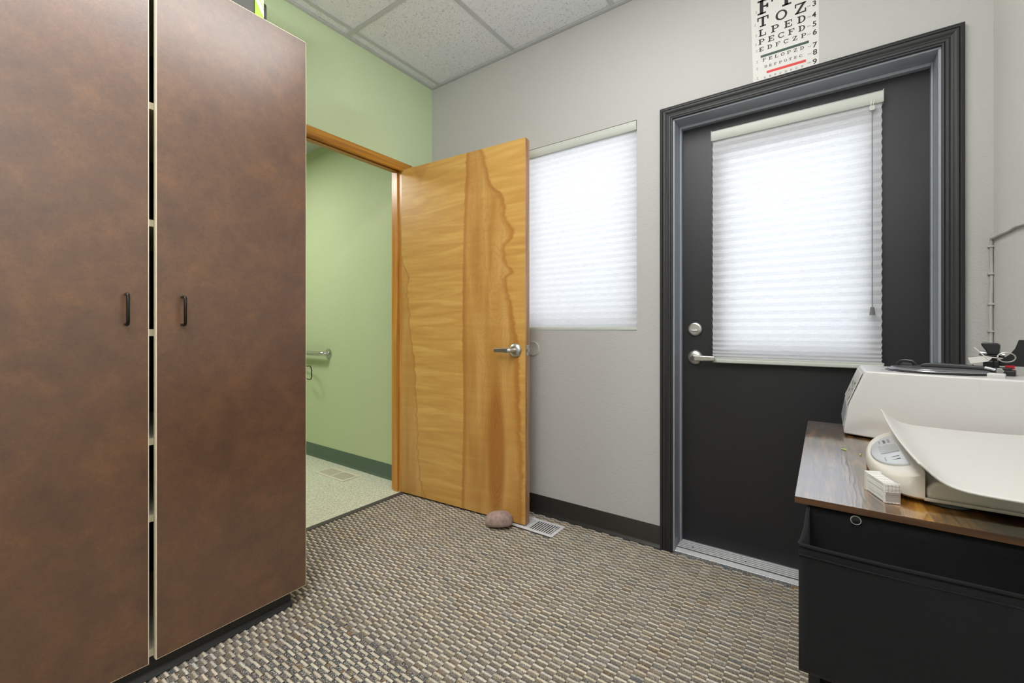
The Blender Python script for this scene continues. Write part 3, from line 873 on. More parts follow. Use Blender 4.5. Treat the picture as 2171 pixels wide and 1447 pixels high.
for gx, gz in [(-.2323, 2.3732), (-.2362, 2.3205), (-.2323, 2.2749), (-.2336, 2.2372), (-.2305, 2.2088), (-.2292, 2.1629), (-.229, 2.1343), (-.2279, 2.093)]:
    box(bm, gx - .002, gx + .002, PY - .0003, PY, gz + .001, gz + .005); box(bm, gx - .0022, gx + .0022, PY - .0003, PY, gz - .005, gz - .0015)
obj('small_print', bm, M_grayink, ch, kind='stuff')
def text_mesh(s, size, loc, mat, parent, rot=(PI / 2, 0, 0), name='numeral', align='CENTER'):
    cu = bpy.data.curves.new('txt', 'FONT'); cu.body = s; cu.size = size; cu.align_x = align; cu.align_y = 'CENTER'; cu.offset = size * .022
    to = bpy.data.objects.new('txt', cu); C.objects.link(to)
    bpy.context.view_layer.update()
    me = bpy.data.meshes.new_from_object(to.evaluated_get(bpy.context.evaluated_depsgraph_get()))
    bpy.data.objects.remove(to); bpy.data.curves.remove(cu)
    me.materials.clear(); me.materials.append(mat)
    o = bpy.data.objects.new(name, me); C.objects.link(o)
    o.rotation_euler = rot
    o.parent = parent
    o.location = Vector(loc) - (worldoff(parent) if parent else Vector())
    return o
for t, gx, gz in [('3', -.0308, 2.3239), ('4', -.0315, 2.2789), ('5', -.0302, 2.2431), ('6', -.0293, 2.2098), ('7', -.0293, 2.1598), ('8', -.0286, 2.1307), ('9', -.0293, 2.0939)]:
    text_mesh(t, .0285, (gx, PY - .0003, gz), M_ink, ch)

# wall bumper
bm = B(); lathe(bm, [(.043, YB), (.043, YB - .003), (.041, YB - .005), (.037, YB - .0055), (.034, YB - .0045)], (-1.353, 0, .928), 'y', 48)
tag(obj('wall_bumper', bm, M_grey, smooth=True, loc=(-1.353, YB, .928)), 'round grey door knob bumper stuck on the wall below the window', 'wall bumper')

# painted-over cable in the corner
bm = B()
pts = [(XR - .006, YB - .006, .95), (XR - .007, YB - .007, 1.10), (XR - .005, YB - .006, 1.22), (XR - .006, YB - .006, 1.325), (XR - .006, YB - .012, 1.336),
       (XR - .005, YB - .03, 1.335), (XR - .005, 2.00, 1.334), (XR - .004, 1.93, 1.331), (XR - .005, 1.87, 1.333), (XR - .004, 1.78, 1.325), (XR - .004, 1.2, 1.325), (XR - .004, 0.2, 1.32)]
tube(bm, pts, .0045, 10)
cb = tag(obj('wall_cable', bm, M_grey, smooth=True), 'thin cable painted grey running up the room corner and along the right wall', 'cable')
for z in (1.31, 1.22, 1.12, 1.03):
    bm = B(); box(bm, XR - .014, XR, YB - .014, YB, z - .003, z + .003); obj('cable_clip', bm, M_grey, cb, bevel=.001)

# ------------------------------------------------------------------ floor registers
def register(name, x0, x1, y0, y1, n, mat, label, tagc, half):
    z = 0.0
    r = empty(name, ((x0 + x1) / 2, (y0 + y1) / 2, z), 0, label, tagc)
    m = .020
    bm = B()
    box(bm, x0, x1, y0, y0 + m, z, .006); box(bm, x0, x1, y1 - m, y1, z, .006)
    box(bm, x0, x0 + m, y0 + m, y1 - m, z, .006); box(bm, x1 - m, x1, y0 + m, y1 - m, z, .006)
    xm = (x0 + x1) / 2
    box(bm, xm - .007, xm + .007, y0 + m, y1 - m, z, .0055)
    obj('frame', bm, mat, r, bevel=.0025)
    bm = B(); box(bm, xm, x1 - m, y0 + m, y1 - m, .0003, .0012); obj('duct_opening', bm, M_blkmat if half else M_taupe, r)
    bm = B(); box(bm, x0 + m, xm, y0 + m, y1 - m, .0003, .0030); obj('closed_damper', bm, M_damp, r)
    for a, b in ((x0 + m, xm - .007), (xm + .007, x1 - m)):
        w = (b - a) / n
        for k in range(n):
            bm = B(); box(bm, a + w * k + w * .27, a + w * (k + 1) - w * .27, y0 + m, y1 - m, .0035, .0055); obj('louver', bm, mat, r)
    bm = B(); box(bm, x1 - m - .012, x1 - m - .006, (y0 + y1) / 2, (y0 + y1) / 2 + .012, .005, .010); obj('damper_lever', bm, mat, r, bevel=.001)
    return r
register('floor_register', -1.425, -1.100, 1.880, 2.022, 10, M_regist, 'white metal floor vent beside the open wooden door', 'floor vent', True)
register('floor_register', -3.005, -2.662, 1.742, 1.886, 14, M_regbeige, 'cream metal floor vent on the green vinyl floor', 'floor vent', False)

# stone door stop
bm = B(); bmesh.ops.create_icosphere(bm, subdivisions=5, radius=1.0)
for v in bm.verts:
    p = v.co.copy()
    q = Vector((math.copysign(abs(p.x) ** .82, p.x), math.copysign(abs(p.y) ** .85, p.y), math.copysign(abs(p.z) ** .78, p.z)))
    q.x *= .0735; q.y *= .050; q.z *= .038
    q.z += .005 * math.sin(q.x * 30 + .6) - .10 * max(0, q.x - .03) + .0
    # crack
    d = (q.x - .045) * .75 - (q.y + .0) * .9 + 0.004
    if q.z > .004 and abs(d) < .005 and q.x > .015: q.z -= .010 * (1 - abs(d) / .005)
    v.co = q
mn = min(v.co.z for v in bm.verts)
R_ = Matrix.Rotation(math.radians(24), 4, 'Z')
for v in bm.verts:
    v.co = R_ @ v.co; v.co += Vector((-1.386, 1.822, -mn + .004))
tag(obj('stone', bm, M_stone, smooth=True, loc=(-1.386, 1.822, 0)), 'rounded pinkish stone with a crack holding the wooden door open', 'stone')

# ------------------------------------------------------------------ things beyond the doorway
gb = empty('grab_bar', (-3.5, YBB, .85), 0, 'brushed steel grab bar on the green wall beyond the doorway', 'grab bar')
bm = B()
pts = [(-3.196, YBB - .004, .846), (-3.198, YBB - .03, .846), (-3.21, YBB - .046, .846), (-3.235, YBB - .052, .846), (-3.9, YBB - .052, .846), (-4.06, YBB - .052, .846), (-4.085, YBB - .046, .846), (-4.10, YBB - .03, .846), (-4.102, YBB - .004, .846)]
tube(bm, pts, .0165, 20); obj('bar', bm, M_chrome, gb, smooth=True)
for xx in (-3.196, -4.102):
    bm = B(); lathe(bm, [(.040, YBB), (.040, YBB - .004), (.034, YBB - .007), (.020, YBB - .0075)], (xx, 0, .846), 'y', 32); obj('flange', bm, M_chrome, gb, smooth=True)
rh = empty('toilet_roll_holder', (-3.425, YBB, .7), 0, 'dark wire toilet roll holder under the grab bar', 'roll holder')
bm = B()
tube(bm, [(-3.72, YBB - .02, .73), (-3.52, YBB - .05, .738), (-3.46, YBB - .07, .745), (-3.405, YBB - .09, .735), (-3.39, YBB - .095, .71), (-3.388, YBB - .095, .665), (-3.405, YBB - .09, .645), (-3.46, YBB - .08, .637), (-3.54, YBB - .05, .637)], .004, 10)
bmesh.ops.translate(bm, verts=bm.verts, vec=(.11, 0, 0)); obj('wire_loop', bm, M_gun, rh, smooth=True)
bm = B(); lathe(bm, [(.03, YBB), (.03, YBB - .006), (.012, YBB - .01), (.010, YBB - .045)], (-3.60, 0, .70), 'y', 24); obj('mount', bm, M_gun, rh, smooth=True)

# ------------------------------------------------------------------ tall cabinet
CF = -1.60                                    # door face plane
cab = empty('tall_cabinet', (-1.90, .42, 0), 0, 'tall double door cabinet in mottled brown laminate with white edge banding', 'cabinet')
CY0, CY1, CZ0, CZ1 = -.06, .892, .066, 2.126
xb, xf = -2.155, CF - .026
bm = B(); box(bm, xb, xf, CY1 - .019, CY1, CZ0, CZ1); obj('side_panel', bm, M_lam, cab)
bm = B(); box(bm, xb, xf, CY0, CY0 + .019, CZ0, CZ1); obj('side_panel', bm, M_lam, cab)
bm = B(); box(bm, xb, xf, CY0 + .019, CY1 - .019, CZ1 - .019, CZ1); obj('top_panel', bm, M_ivory, cab)
bm = B(); box(bm, xb, xb + .006, CY0 + .019, CY1 - .019, CZ0, CZ1 - .019); obj('back_panel', bm, M_blkmat, cab)
bm = B(); box(bm, xb + .006, xf, CY0 + .019, CY1 - .019, CZ0, CZ0 + .022); obj('bottom_panel', bm, M_ivory, cab)
for z in (.475, .703, 1.027, 1.352, 1.70):
    bm = B(); box(bm, xb + .006, xf, CY0 + .019, CY1 - .019, z - .010, z + .010); obj('shelf', bm, M_ivory, cab)
bm = B(); prism(bm, [(xb + .03, 0), (-1.622, 0), (-1.624, .005), (-1.634, .012), (-1.638, .02), (-1.638, CZ0), (xb + .03, CZ0)], 'y', CY0 + .01, .853); obj('toe_kick', bm, M_kick, cab, smooth=True)
def cab_door(ya, yb, hinge, ang, zb, zt, hy, hz):
    r = empty('door', (0, 0, 0)); r.parent = cab
    piv = Vector((CF - .024, hinge, 0))
    r.location = piv - cab.location
    r.rotation_euler = (0, 0, ang)
    def loc(bm): bmesh.ops.translate(bm, verts=bm.verts, vec=-piv); return bm
    e = .0022
    bm = B(); box(bm, CF - .019, CF - .0006, ya, yb, zb, zt)
    obj('door_core', loc(bm), M_ivory, r, local=True, bevel=.0006)
    bm = B(); box(bm, CF - .0010, CF, ya + e, yb - e, zb + e, zt - e)
    obj('laminate_face', loc(bm), M_lam, r, local=True)
    bm = B()
    pts = [(CF - .0005, hy, hz - .042), (CF + .016, hy, hz - .043), (CF + .0235, hy, hz - .041), (CF + .026, hy, hz - .034), (CF + .026, hy, hz + .034), (CF + .0235, hy, hz + .041), (CF + .016, hy, hz + .043), (CF - .0005, hy, hz + .042)]
    tube(bm, pts, .0042, 14)
    obj('handle', loc(bm), M_gun, r, smooth=True, local=True)
    return r
cab_door(.4345, .8945, .8945, math.radians(.55), .066, 2.126, .499, 1.0925)
cab_door(-.056, .4185, -.056, math.radians(-.95), .065, 2.126, .366, 1.0925)

# things on top of the cabinet
tz = CZ1 + .0
xq = -1.645
bx = empty('storage_box', (-1.76, .61, tz), 0, 'charcoal box standing on top of the brown cabinet', 'box')
bm = B(); box(bm, -1.90, xq, .47, .729, tz, tz + .17); obj('box_body', bm, plain('charcoal_board', (86, 86, 82), .6), bx, bevel=.002)
bm = B(); box(bm, -1.905, xq + .003, .466, .7295, tz + .172, tz + .20); obj('box_lid', bm, plain('charcoal_lid', (74, 74, 72), .6), bx, bevel=.002)
gbx = empty('flat_carton', (-1.76, .746, tz), 0, 'lime green and white carton on the cabinet beside the charcoal box', 'box')
bm = B(); box(bm, -1.88, xq, .7315, .7615, tz, tz + .21); obj('carton', bm, M_lime, gbx, bevel=.001)
bm = B()
quad(bm, [(0, 0)], 0) if False else None
y0_, y1_ = .7318, .7612
def xquad(bm, pts, xx): bm.faces.new([bm.verts.new((xx, p[0], p[1])) for p in pts])
xquad(bm, [(y0_, tz + .115), (y0_, tz + .085), (y1_, tz + .035), (y1_, tz + .060)], xq + .0004)
xquad(bm, [(y0_ + .006, tz + .115), (y0_ + .008, tz + .118), (y1_, tz + .070), (y1_, tz + .066)], xq + .0004)
xquad(bm, [(y0_, tz + .03), (y0_, tz + .0), (y0_ + .012, tz + .0)], xq + .0004)
xquad(bm, [(y0_ + .004, tz + .13), (y1_ - .004, tz + .13), (y1_, tz + .075), (y0_ + .010, tz + .118)], xq + .0004)
obj('white_print', bm, M_whiteband, gbx)
bk = empty('black_case', (-1.76, .768, tz), 0, 'slim black case with rounded corner at the end of the row on the cabinet', 'case')
bm = B(); r_ = .02; pts = [(-1.86, tz), (xq + .002, tz), (xq + .002, tz + .075)]
pts += [(xq + .002 - r_ + r_ * math.cos(t), tz + .075 + r_ * math.sin(t)) for t in (0.3, .6, .9, 1.2, 1.5)] + [(-1.86, tz + .095)]
prism(bm, pts, 'y', .7625, .7705); obj('case_shell', bm, M_blk, bk, bevel=.002)

# ------------------------------------------------------------------ storage table with hanging pocket
TZ = .740
tb = empty('storage_table', (.17, 1.32, 0), 0, 'rustic brown topped table with black frame and a black fabric side pocket', 'table')
TX0, TX1, TY0, TY1 = -.0425, .447, .925, 1.716
bm = B(); box(bm, TX0, TX1, TY0, TY1, TZ - .0118, TZ); 
bm.faces.ensure_lookup_table()
for f in bm.faces: f.material_index = 0 if abs(f.normal.z) > .5 else 1
bm.normal_update()
for f in bm.faces: f.material_index = 0 if abs(f.normal.z) > .5 else 1
obj('tabletop', bm, [M_table, M_tableedge], tb, bevel=.0008)
for lx in (-.0225, .425):
    for ly in (.937, 1.69):
        bm = B(); box(bm, lx, lx + .017, ly, ly + .017, .006, TZ - .0118); lg = obj('leg', bm, M_iron, tb, bevel=.0015)
        bm = B(); lathe(bm, [(.012, 0), (.012, .005), (.007, .007)], (lx + .0085, ly + .0085, 0), 'z', 16); obj('foot', bm, M_blk, lg, smooth=True)
for z in (TZ - .030, .49, .25, .06):
    bm = B(); box(bm, -.0055, .425, .938, .953, z - .007, z + .007); box(bm, -.0055, .425, 1.691, 1.706, z - .007, z + .007)
    box(bm, -.022, -.008, .954, 1.69, z - .007, z + .007); box(bm, .426, .440, .954, 1.69, z - .007, z + .007)
    obj('rail', bm, M_iron, tb)
for z0, z1 in ((.50, .70), (.26, .475), (.07, .235)):
    for y0, y1 in ((.960, 1.320), (1.328, 1.686)):
        bm = B(); box(bm, -.012, .41, y0, y1, z0, z1); dr = obj('fabric_drawer', bm, M_fabric, tb, bevel=.004)
        bm = B(); box(bm, -.026, -.012, (y0 + y1) / 2 - .05, (y0 + y1) / 2 + .05, (z0 + z1) / 2 - .012, (z0 + z1) / 2 + .012); obj('pull_tab', bm, M_fabric, dr, bevel=.003)
# pocket: back panel, pouch
pk = empty('side_pocket', (0, 0, 0)); pk.parent = tb; pk.location = Vector((.2, .935, .6)) - tb.location
bm = B()
nx, nz = 24, 12
grid = []
for i in range(nx + 1):
    row = []
    for j in range(nz + 1):
        X = -.0235 + (.447 - .0 + .0235 - .005) * i / nx; Z = .44 + (TZ - .014 - .44) * j / nz
        Y = .9335 - .0035 * math.sin(i * .9 + j * .5) * math.sin(PI * j / nz)
        row.append(bm.verts.new((X, Y, Z)))
    grid.append(row)
for i in range(nx):
    for j in range(nz): bm.faces.new((grid[i][j], grid[i + 1][j], grid[i + 1][j + 1], grid[i][j + 1]))
o = obj('back_panel', bm, M_fabric, pk, smooth=True)
md = o.modifiers.new('s', 'SOLIDIFY'); md.thickness = .0015
# pouch front
bm = B(); grid = []
PX0, PX1, PYF = -.0335, .4385, .850
for i in range(31):
    row = []
    s_ = i / 30
    for j in range(17):
        t = j / 16
        Z = .486 + (.686 - .486) * t
        X = PX0 + (PX1 - PX0) * s_
        Y = PYF + .0035 * math.sin(s_ * 9 + t * 3) * (.3 + t * .5) - .004 * math.sin(PI * t) + .0035 * math.sin(s_ * 23 + 5 * t) * (1 - t) * .5
        row.append(bm.verts.new((X, Y, Z)))
    # bottom curls back under
    row = [bm.verts.new((X, .93, .463)), bm.verts.new((X, .885, .466)), bm.verts.new((X, PYF + .012, .474))] + row
    grid.append(row)
for i in range(30):
    for j in range(len(grid[0]) - 1): bm.faces.new((grid[i][j], grid[i + 1][j], grid[i + 1][j + 1], grid[i][j + 1]))
o = obj('pouch_front', bm, M_fabric, pk, smooth=True); md = o.modifiers.new('s', 'SOLIDIFY'); md.thickness = .002
def side_gusset(X, Xb):
    bm = B(); A = []
    for k in range(9):
        t = k / 8
        zt = .686 + (TZ - .014 - .686) * (t ** 1.6)
        xx = X + (Xb - X) * t + .004 * math.sin(PI * t)
        yy = PYF + (.9335 - PYF) * t
        zb = .486 - .022 * min(1, t * 3)
        A.append([bm.verts.new((xx, yy, zb + (zt - zb) * m / 6)) for m in range(7)])
    for k in range(8):
        for m in range(6): bm.faces.new((A[k][m], A[k][m + 1], A[k + 1][m + 1], A[k + 1][m]))
    o = obj('gusset', bm, M_fabric, pk, smooth=True); md = o.modifiers.new('s', 'SOLIDIFY'); md.thickness = .0018
side_gusset(PX0, -.0225); side_gusset(PX1, .44)
# hem
bm = B(); tube(bm, [(PX0 + (PX1 - PX0) * i / 30, PYF + .0035 * math.sin(i / 30 * 9 + 3) * .8, .6865) for i in range(31)], .003, 8)
tube(bm, [(PX0 + (PX1 - PX0) * i / 30, PYF - .0012 + .0035 * math.sin(i / 30 * 9 + 3) * .8, .671) for i in range(31)], .0012, 6)
tube(bm, [(PX0, PYF, .6865), (-.0295, .868, .690), (-.0255, .895, .701), (-.0225, .928, .722)], .0025, 8)
obj('hem', bm, M_fabric, pk, smooth=True)
bm = B()
lathe(bm, [(.0072, .9322), (.0076, .9300), (.0070, .9292), (.0064, .9300)], (.0435, 0, .7165), 'y', 28)
sn = obj('snap_ring', bm, plain('bright_ring', (200, 198, 190), .3, .2), pk, smooth=True)
bm = B(); lathe(bm, [(.0064, .9305), (.0060, .9290), (.002, .9286)], (.0435, 0, .7165), 'y', 24); obj('snap_cap', bm, M_blk, sn, smooth=True)

# ------------------------------------------------------------------ tabletop steriliser-like machine
mr = math.atan2(-.275, .9615)
MO = (.0440, 1.535)
mc = empty('tabletop_steriliser', (MO[0], MO[1], TZ), mr, 'white tabletop machine with round smoked lid, beside the right wall', 'medical device')
def ML(bm, name, mat, parent=None, **k): return obj(name, bm, mat, parent or mc, local=True, **k)
def mbox(*a):
    bm = B(); box(bm, *a); return bm
ML_LEN, ML_D = .405, .250
zb, zt = .004, .183
prof = [(.000, zb), (.0035, zb + .03), (.0105, zb + .080), (.046, zt - .004), (.052, zt), (ML_LEN - .04, zt), (ML_LEN - .033, zt - .006), (ML_LEN - .006, zb + .07), (ML_LEN, zb)]
bm = B()
fr_, bk_ = [], []
def yoff(X, Z):
    f = (Z - zb) / (zt - zb)
    bow = -.010 * (1 - ((X - .17) / .17) ** 2)
    return bow * (1 - .2 * f) + .012 * f
# front face as a grid so that it can bow and have a lower lip
nX, nZ = 26, 12
G = []
def xlim(Z):
    def interp(pts, z):
        pts = sorted(pts, key=lambda p: p[1])
        for a, b in zip(pts, pts[1:]):
            if a[1] <= z <= b[1]: return a[0] + (b[0] - a[0]) * (z - a[1]) / max(1e-9, b[1] - a[1])
        return pts[-1][0]
    return interp(prof[:4] + [(.048, zt)], Z), interp([prof[8], prof[7], prof[6], (ML_LEN - .036, zt)], Z)
for j in range(nZ + 1):
    Z = zb + (zt - zb) * j / nZ
    a, b = xlim(Z)
    row = []
    for i in range(nX + 1):
        X = a + (b - a) * i / nX
        lip = 0.0
        ex = (X - .135) / .14; ez = (Z - zb) / .040
        if ex * ex + ez * ez < 1: lip = .005
        row.append(bm.verts.new((X, yoff(X, Z) + lip, Z)))
    G.append(row)
for j in range(nZ):
    for i in range(nX): bm.faces.new((G[j][i], G[j][i + 1], G[j + 1][i + 1], G[j + 1][i]))
GB = []
for j in range(nZ + 1):
    GB.append([bm.verts.new((G[j][0].co.x - .275 * ML_D, ML_D, G[j][0].co.z)), bm.verts.new((G[j][-1].co.x - .075, ML_D, G[j][-1].co.z))])
for j in range(nZ):
    bm.faces.new((G[j][0], G[j + 1][0], GB[j + 1][0], GB[j][0]))
    bm.faces.new((G[j][-1], GB[j][1], GB[j + 1][1], G[j + 1][-1]))
    bm.faces.new((GB[j][0], GB[j + 1][0], GB[j + 1][1], GB[j][1]))
bm.faces.new(G[-1] + [GB[-1][1], GB[-1][0]]); bm.faces.new(list(reversed(G[0])) + [GB[0][0], GB[0][1]])
bmesh.ops.recalc_face_normals(bm, faces=bm.faces)
ML(bm, 'body', M_white, bevel=.005, seg=3)
# raised centre facet of the front
bm = B(); v0 = []; v1 = []
for k in range(9):
    X = .108 + (.262 - .108) * k / 8
    v0.append(bm.verts.new((X, yoff(X, zb + .05) - .0005, zb + .044))); v1.append(bm.verts.new((X, yoff(X, zt - .003) - .0005, zt - .004)))
for k in range(8): bm.faces.new((v0[k], v0[k + 1], v1[k + 1], v1[k]))
r0 = bmesh.ops.extrude_face_region(bm, geom=bm.faces[:])
for v in [g for g in r0['geom'] if isinstance(g, bmesh.types.BMVert)]: v.co.y += .003
bmesh.ops.recalc_face_normals(bm, faces=bm.faces)
ML(bm, 'front_panel', M_white)
# control panel on the sloping left end
bm = B()
def PL(t, y): # point on slope
    return (.0105 - .0004 + (.046 - .0105) * t - .275 * y, y, zb + .080 + (zt - .004 - zb - .080) * t)
vs = [bm.verts.new(PL(t, y)) for t, y in ((.03, .022), (.03, ML_D - .012), (.95, ML_D - .012), (.95, .022))]
f = bm.faces.new(vs); r0 = bmesh.ops.extrude_face_region(bm, geom=[f])
for v in [g for g in r0['geom'] if isinstance(g, bmesh.types.BMVert)]: v.co.x -= .002
bmesh.ops.recalc_face_normals(bm, faces=bm.faces)
cp = ML(bm, 'control_panel', M_white)
for t, y, wy, ht in ((.60, .07, .016, .06), (.50, .10, .010, .10), (.42, .07, .012, .05), (.20, .045, .010, .05), (.12, .06, .008, .05), (.55, .15, .02, .12), (.3, .15, .02, .10)):
    bm = B(); q = [bm.verts.new(Vector(PL(a, b)) + Vector((-.0024, 0, 0))) for a, b in ((t - ht / 2, y - wy), (t - ht / 2, y + wy), (t + ht / 2, y + wy), (t + ht / 2, y - wy))]
    bm.faces.new(q); ML(bm, 'button_mark', M_grayink if y > .09 else M_ink, cp)
bm = B(); prism(bm, [(-.0008, zb + .018), (.0082, zb + .074), (.03, zb + .074), (.03, zb + .018)], 'y', .02, ML_D - .02)
for v in bm.verts: v.co.x -= .275 * v.co.y
ML(bm, 'vent_panel', plain('grey_vent_plastic', (150, 153, 156), .4), bevel=.001)
for fx, fy in ((.08, .03), (.27, .03), (.08, .225), (.27, .225)):
    bm = B(); lathe(bm, [(.018, 0), (.020, .002), (.018, .0055)], (fx, fy, 0), 'z', 24); ML(bm, 'foot', M_blk, smooth=True)
# printed marks on the top plate
bm = B()
for k in range(3): box(bm, .066 + k * .009, .072 + k * .009, .07 + .02 * k, .085 + .02 * k, zt - .0001, zt + .0003)
box(bm, .085, .100, .040, .043, zt, zt + .0003); box(bm, .083, .098, .048, .050, zt, zt + .0003); box(bm, .062, .082, .20, .204, zt, zt + .0003)
ML(bm, 'printed_marks', M_grayink, kind='stuff')
# recess ring, lid
LC = (.178, .140)
bm = B(); lathe(bm, [(.112, zt - .002), (.112, zt + .0025), (.108, zt + .004), (.106, zt + .001)], (LC[0], LC[1], 0), 'z', 64); ML(bm, 'lid_seat', M_blk, smooth=True)
bm = B(); lathe(bm, [(.1035, zt + .0015), (.1065, zt + .004), (.1065, zt + .0065), (.1035, zt + .0085), (.101, zt + .0085), (.099, zt + .011), (.060, zt + .0125), (.01, zt + .013)], (LC[0], LC[1], 0), 'z', 72)
lid = ML(bm, 'lid', M_lid, smooth=True)
bm = B(); lathe(bm, [(.1072, zt + .0045), (.1080, zt + .0055), (.1072, zt + .0066)], (LC[0], LC[1], 0), 'z', 72); ML(bm, 'lid_rim', M_chrome, lid, smooth=True)
# arched grip
hx, hyy = .108, .150
bm = B()
pts = [(hx - .019, hyy, zt + .008), (hx - .0175, hyy, zt + .019), (hx - .012, hyy, zt + .0245), (hx, hyy, zt + .0255), (hx + .012, hyy, zt + .0245), (hx + .0175, hyy, zt + .019), (hx + .019, hyy, zt + .008)]
tube(bm, pts, .0022, 10, rz=.004); ML(bm, 'grip', M_blk, lid, smooth=True)
bm = mbox(hx - .014, hx + .014, hyy + .001, hyy + .010, zt + .010, zt + .021); ML(bm, 'grip_web', plain('dark_grey_plastic', (58, 58, 60), .4), lid, bevel=.003)
# lever bar
bm = B(); prism(bm, [(.1395, zt + .014), (.147, zt + .021), (.17, zt + .0235), (.27, zt + .020), (.278, zt + .014), (.27, zt + .0125)], 'y', .118, .150)
ML(bm, 'lever_bar', plain('graphite_plastic', (62, 62, 64), .32), lid, bevel=.002)
for xx in (.150, .255):
    bm = mbox(xx - .006, xx + .006, .122, .146, zt + .010, zt + .015); ML(bm, 'bar_bracket', M_blk, lid, bevel=.001)
# hinge block and bolts
bm = mbox(.268, .312, .108, .152, zt + .0, zt + .014); hb = ML(bm, 'hinge_block', M_blk, bevel=.002)
bm = mbox(.276, .306, .112, .150, zt + .014, zt + .019); ML(bm, 'hinge_step', M_blk, hb, bevel=.001)
bm = B(); lathe(bm, [(.0075, .108), (.0075, .1035), (.006, .1025)], (.287, 0, zt + .012), 'y', 6); ML(bm, 'hex_bolt', M_chrome, hb)
bm = B(); tube(bm, [(.262, .104, zt + .019), (.280, .104, zt + .014)], .0042, 12); ML(bm, 'pin', M_chrome, hb, smooth=True)
# latch tower with mushroom knob
tx, ty = .272, .150
bm = B()
tube(bm, [(tx, ty, zt + .014), (tx - .001, ty, zt + .026), (tx + .001, ty, zt + .040), (tx, ty, zt + .052)], [.011, .007, .0075, .011], 16); lt = ML(bm, 'latch_post', M_blk, smooth=True)
bm = B()
prism(bm, [(tx - .007, zt + .050), (tx + .011, zt + .050), (tx + .013, zt + .066), (tx + .0135, zt + .074), (tx + .009, zt + .079), (tx - .016, zt + .080), (tx - .0195, zt + .077), (tx - .017, zt + .071), (tx - .011, zt + .060)], 'y', ty - .016, ty + .016)
ML(bm, 'latch_knob', M_blk, lt, bevel=.0035, seg=3)
bm = B(); tube(bm, [(tx - .024, ty + .022, zt + .052), (tx + .020, ty + .020, zt + .048)], .0070, 20); ML(bm, 'pivot_tube', M_chrome, lt, smooth=True)
bm = B(); tube(bm, [(tx - .010, ty - .018, zt + .048), (tx + .008, ty - .018, zt + .048)], .0012, 6); tube(bm, [(tx + .002, ty - .018, zt + .016), (tx + .004, ty - .018, zt + .044)], .0016, 6)
tube(bm, [(tx - .034, ty - .014, zt + .022), (tx - .026, ty - .016, zt + .017), (tx - .012, ty - .016, zt + .019), (tx + .004, ty - .016, zt + .015)], .0018, 6); ML(bm, 'spring_wire', M_gun, lt, smooth=True)
bm = mbox(tx - .016, tx + .012, ty - .014, ty + .010, zt + .013, zt + .036); ML(bm, 'latch_housing', M_blk, lt, bevel=.004)
bm = mbox(.293, .309, .153, .156, zt + .0150, zt + .0240); ML(bm, 'red_label', M_red, hb)
# curved locking arm
bm = B()
arcpts = [(.262, zt + .026), (.276, zt + .032), (.290, zt + .041), (.301, zt + .052), (.309, zt + .066), (.313, zt + .080), (.315, zt + .088), (.345, zt + .088), (.345, zt + .022), (.272, zt + .0215)]
prism(bm, arcpts, 'y', .156, .176); ML(bm, 'locking_arm', M_blk, bevel=.0015)
bm = mbox(.270, .300, .040, .060, zt - .002, zt + .010); ML(bm, 'stop_block', M_white, bevel=.003)

# key ring and tag hanging on the latch
kt = empty('key_tag', (.335, 1.545, TZ + zt + .03), 0, 'white paper tag on a metal key ring hanging from the black latch', 'key tag')
def W2L(X, Y, Z):   # machine local -> world
    c_, s_ = math.cos(mr), math.sin(mr)
    return Vector((MO[0] + c_ * X - s_ * Y, MO[1] + s_ * X + c_ * Y, TZ + Z))
rc = W2L(.297, .118, zt + .045)
bm = B(); pts = []
for k in range(28):
    t = 2 * PI * k / 28
    pts.append(rc + Vector((.0155 * math.cos(t) * .93, -.010 * math.cos(t) * .3, .0115 * math.sin(t))))
tube(bm, pts, .0013, 8, closed=True); obj('ring', bm, M_nickel, kt, smooth=True)
p0 = W2L(.282, .118, zt + .043); p1 = W2L(.264, .118, zt + .045); p2 = W2L(.236, .118, zt + .035); up_ = Vector((0, 0, 1))
bm = B(); tube(bm, [rc + Vector((-.0135, .002, .003)), p0, p1 + Vector((0, 0, 0))], .0014, 8); obj('tie', bm, M_paper, kt, smooth=True)
bm = B()
q = [W2L(.262, .118, zt + .047), W2L(.232, .118, zt + .041), W2L(.2365, .118, zt + .0265), W2L(.267, .118, zt + .0335), W2L(.275, .118, zt + .044)]
vs = [bm.verts.new(p) for p in q]; f = bm.faces.new(vs); r0 = bmesh.ops.extrude_face_region(bm, geom=[f])
for v in [g for g in r0['geom'] if isinstance(g, bmesh.types.BMVert)]: v.co.y += .0012
bmesh.ops.recalc_face_normals(bm, faces=bm.faces); obj('tag', bm, M_paper, kt)
bm = B(); tube(bm, [W2L(.243, .117, zt + .068), W2L(.262, .117, zt + .045), W2L(.266, .117, zt + .040)], .0011, 6); obj('tie_end', bm, M_paper, kt, smooth=True)

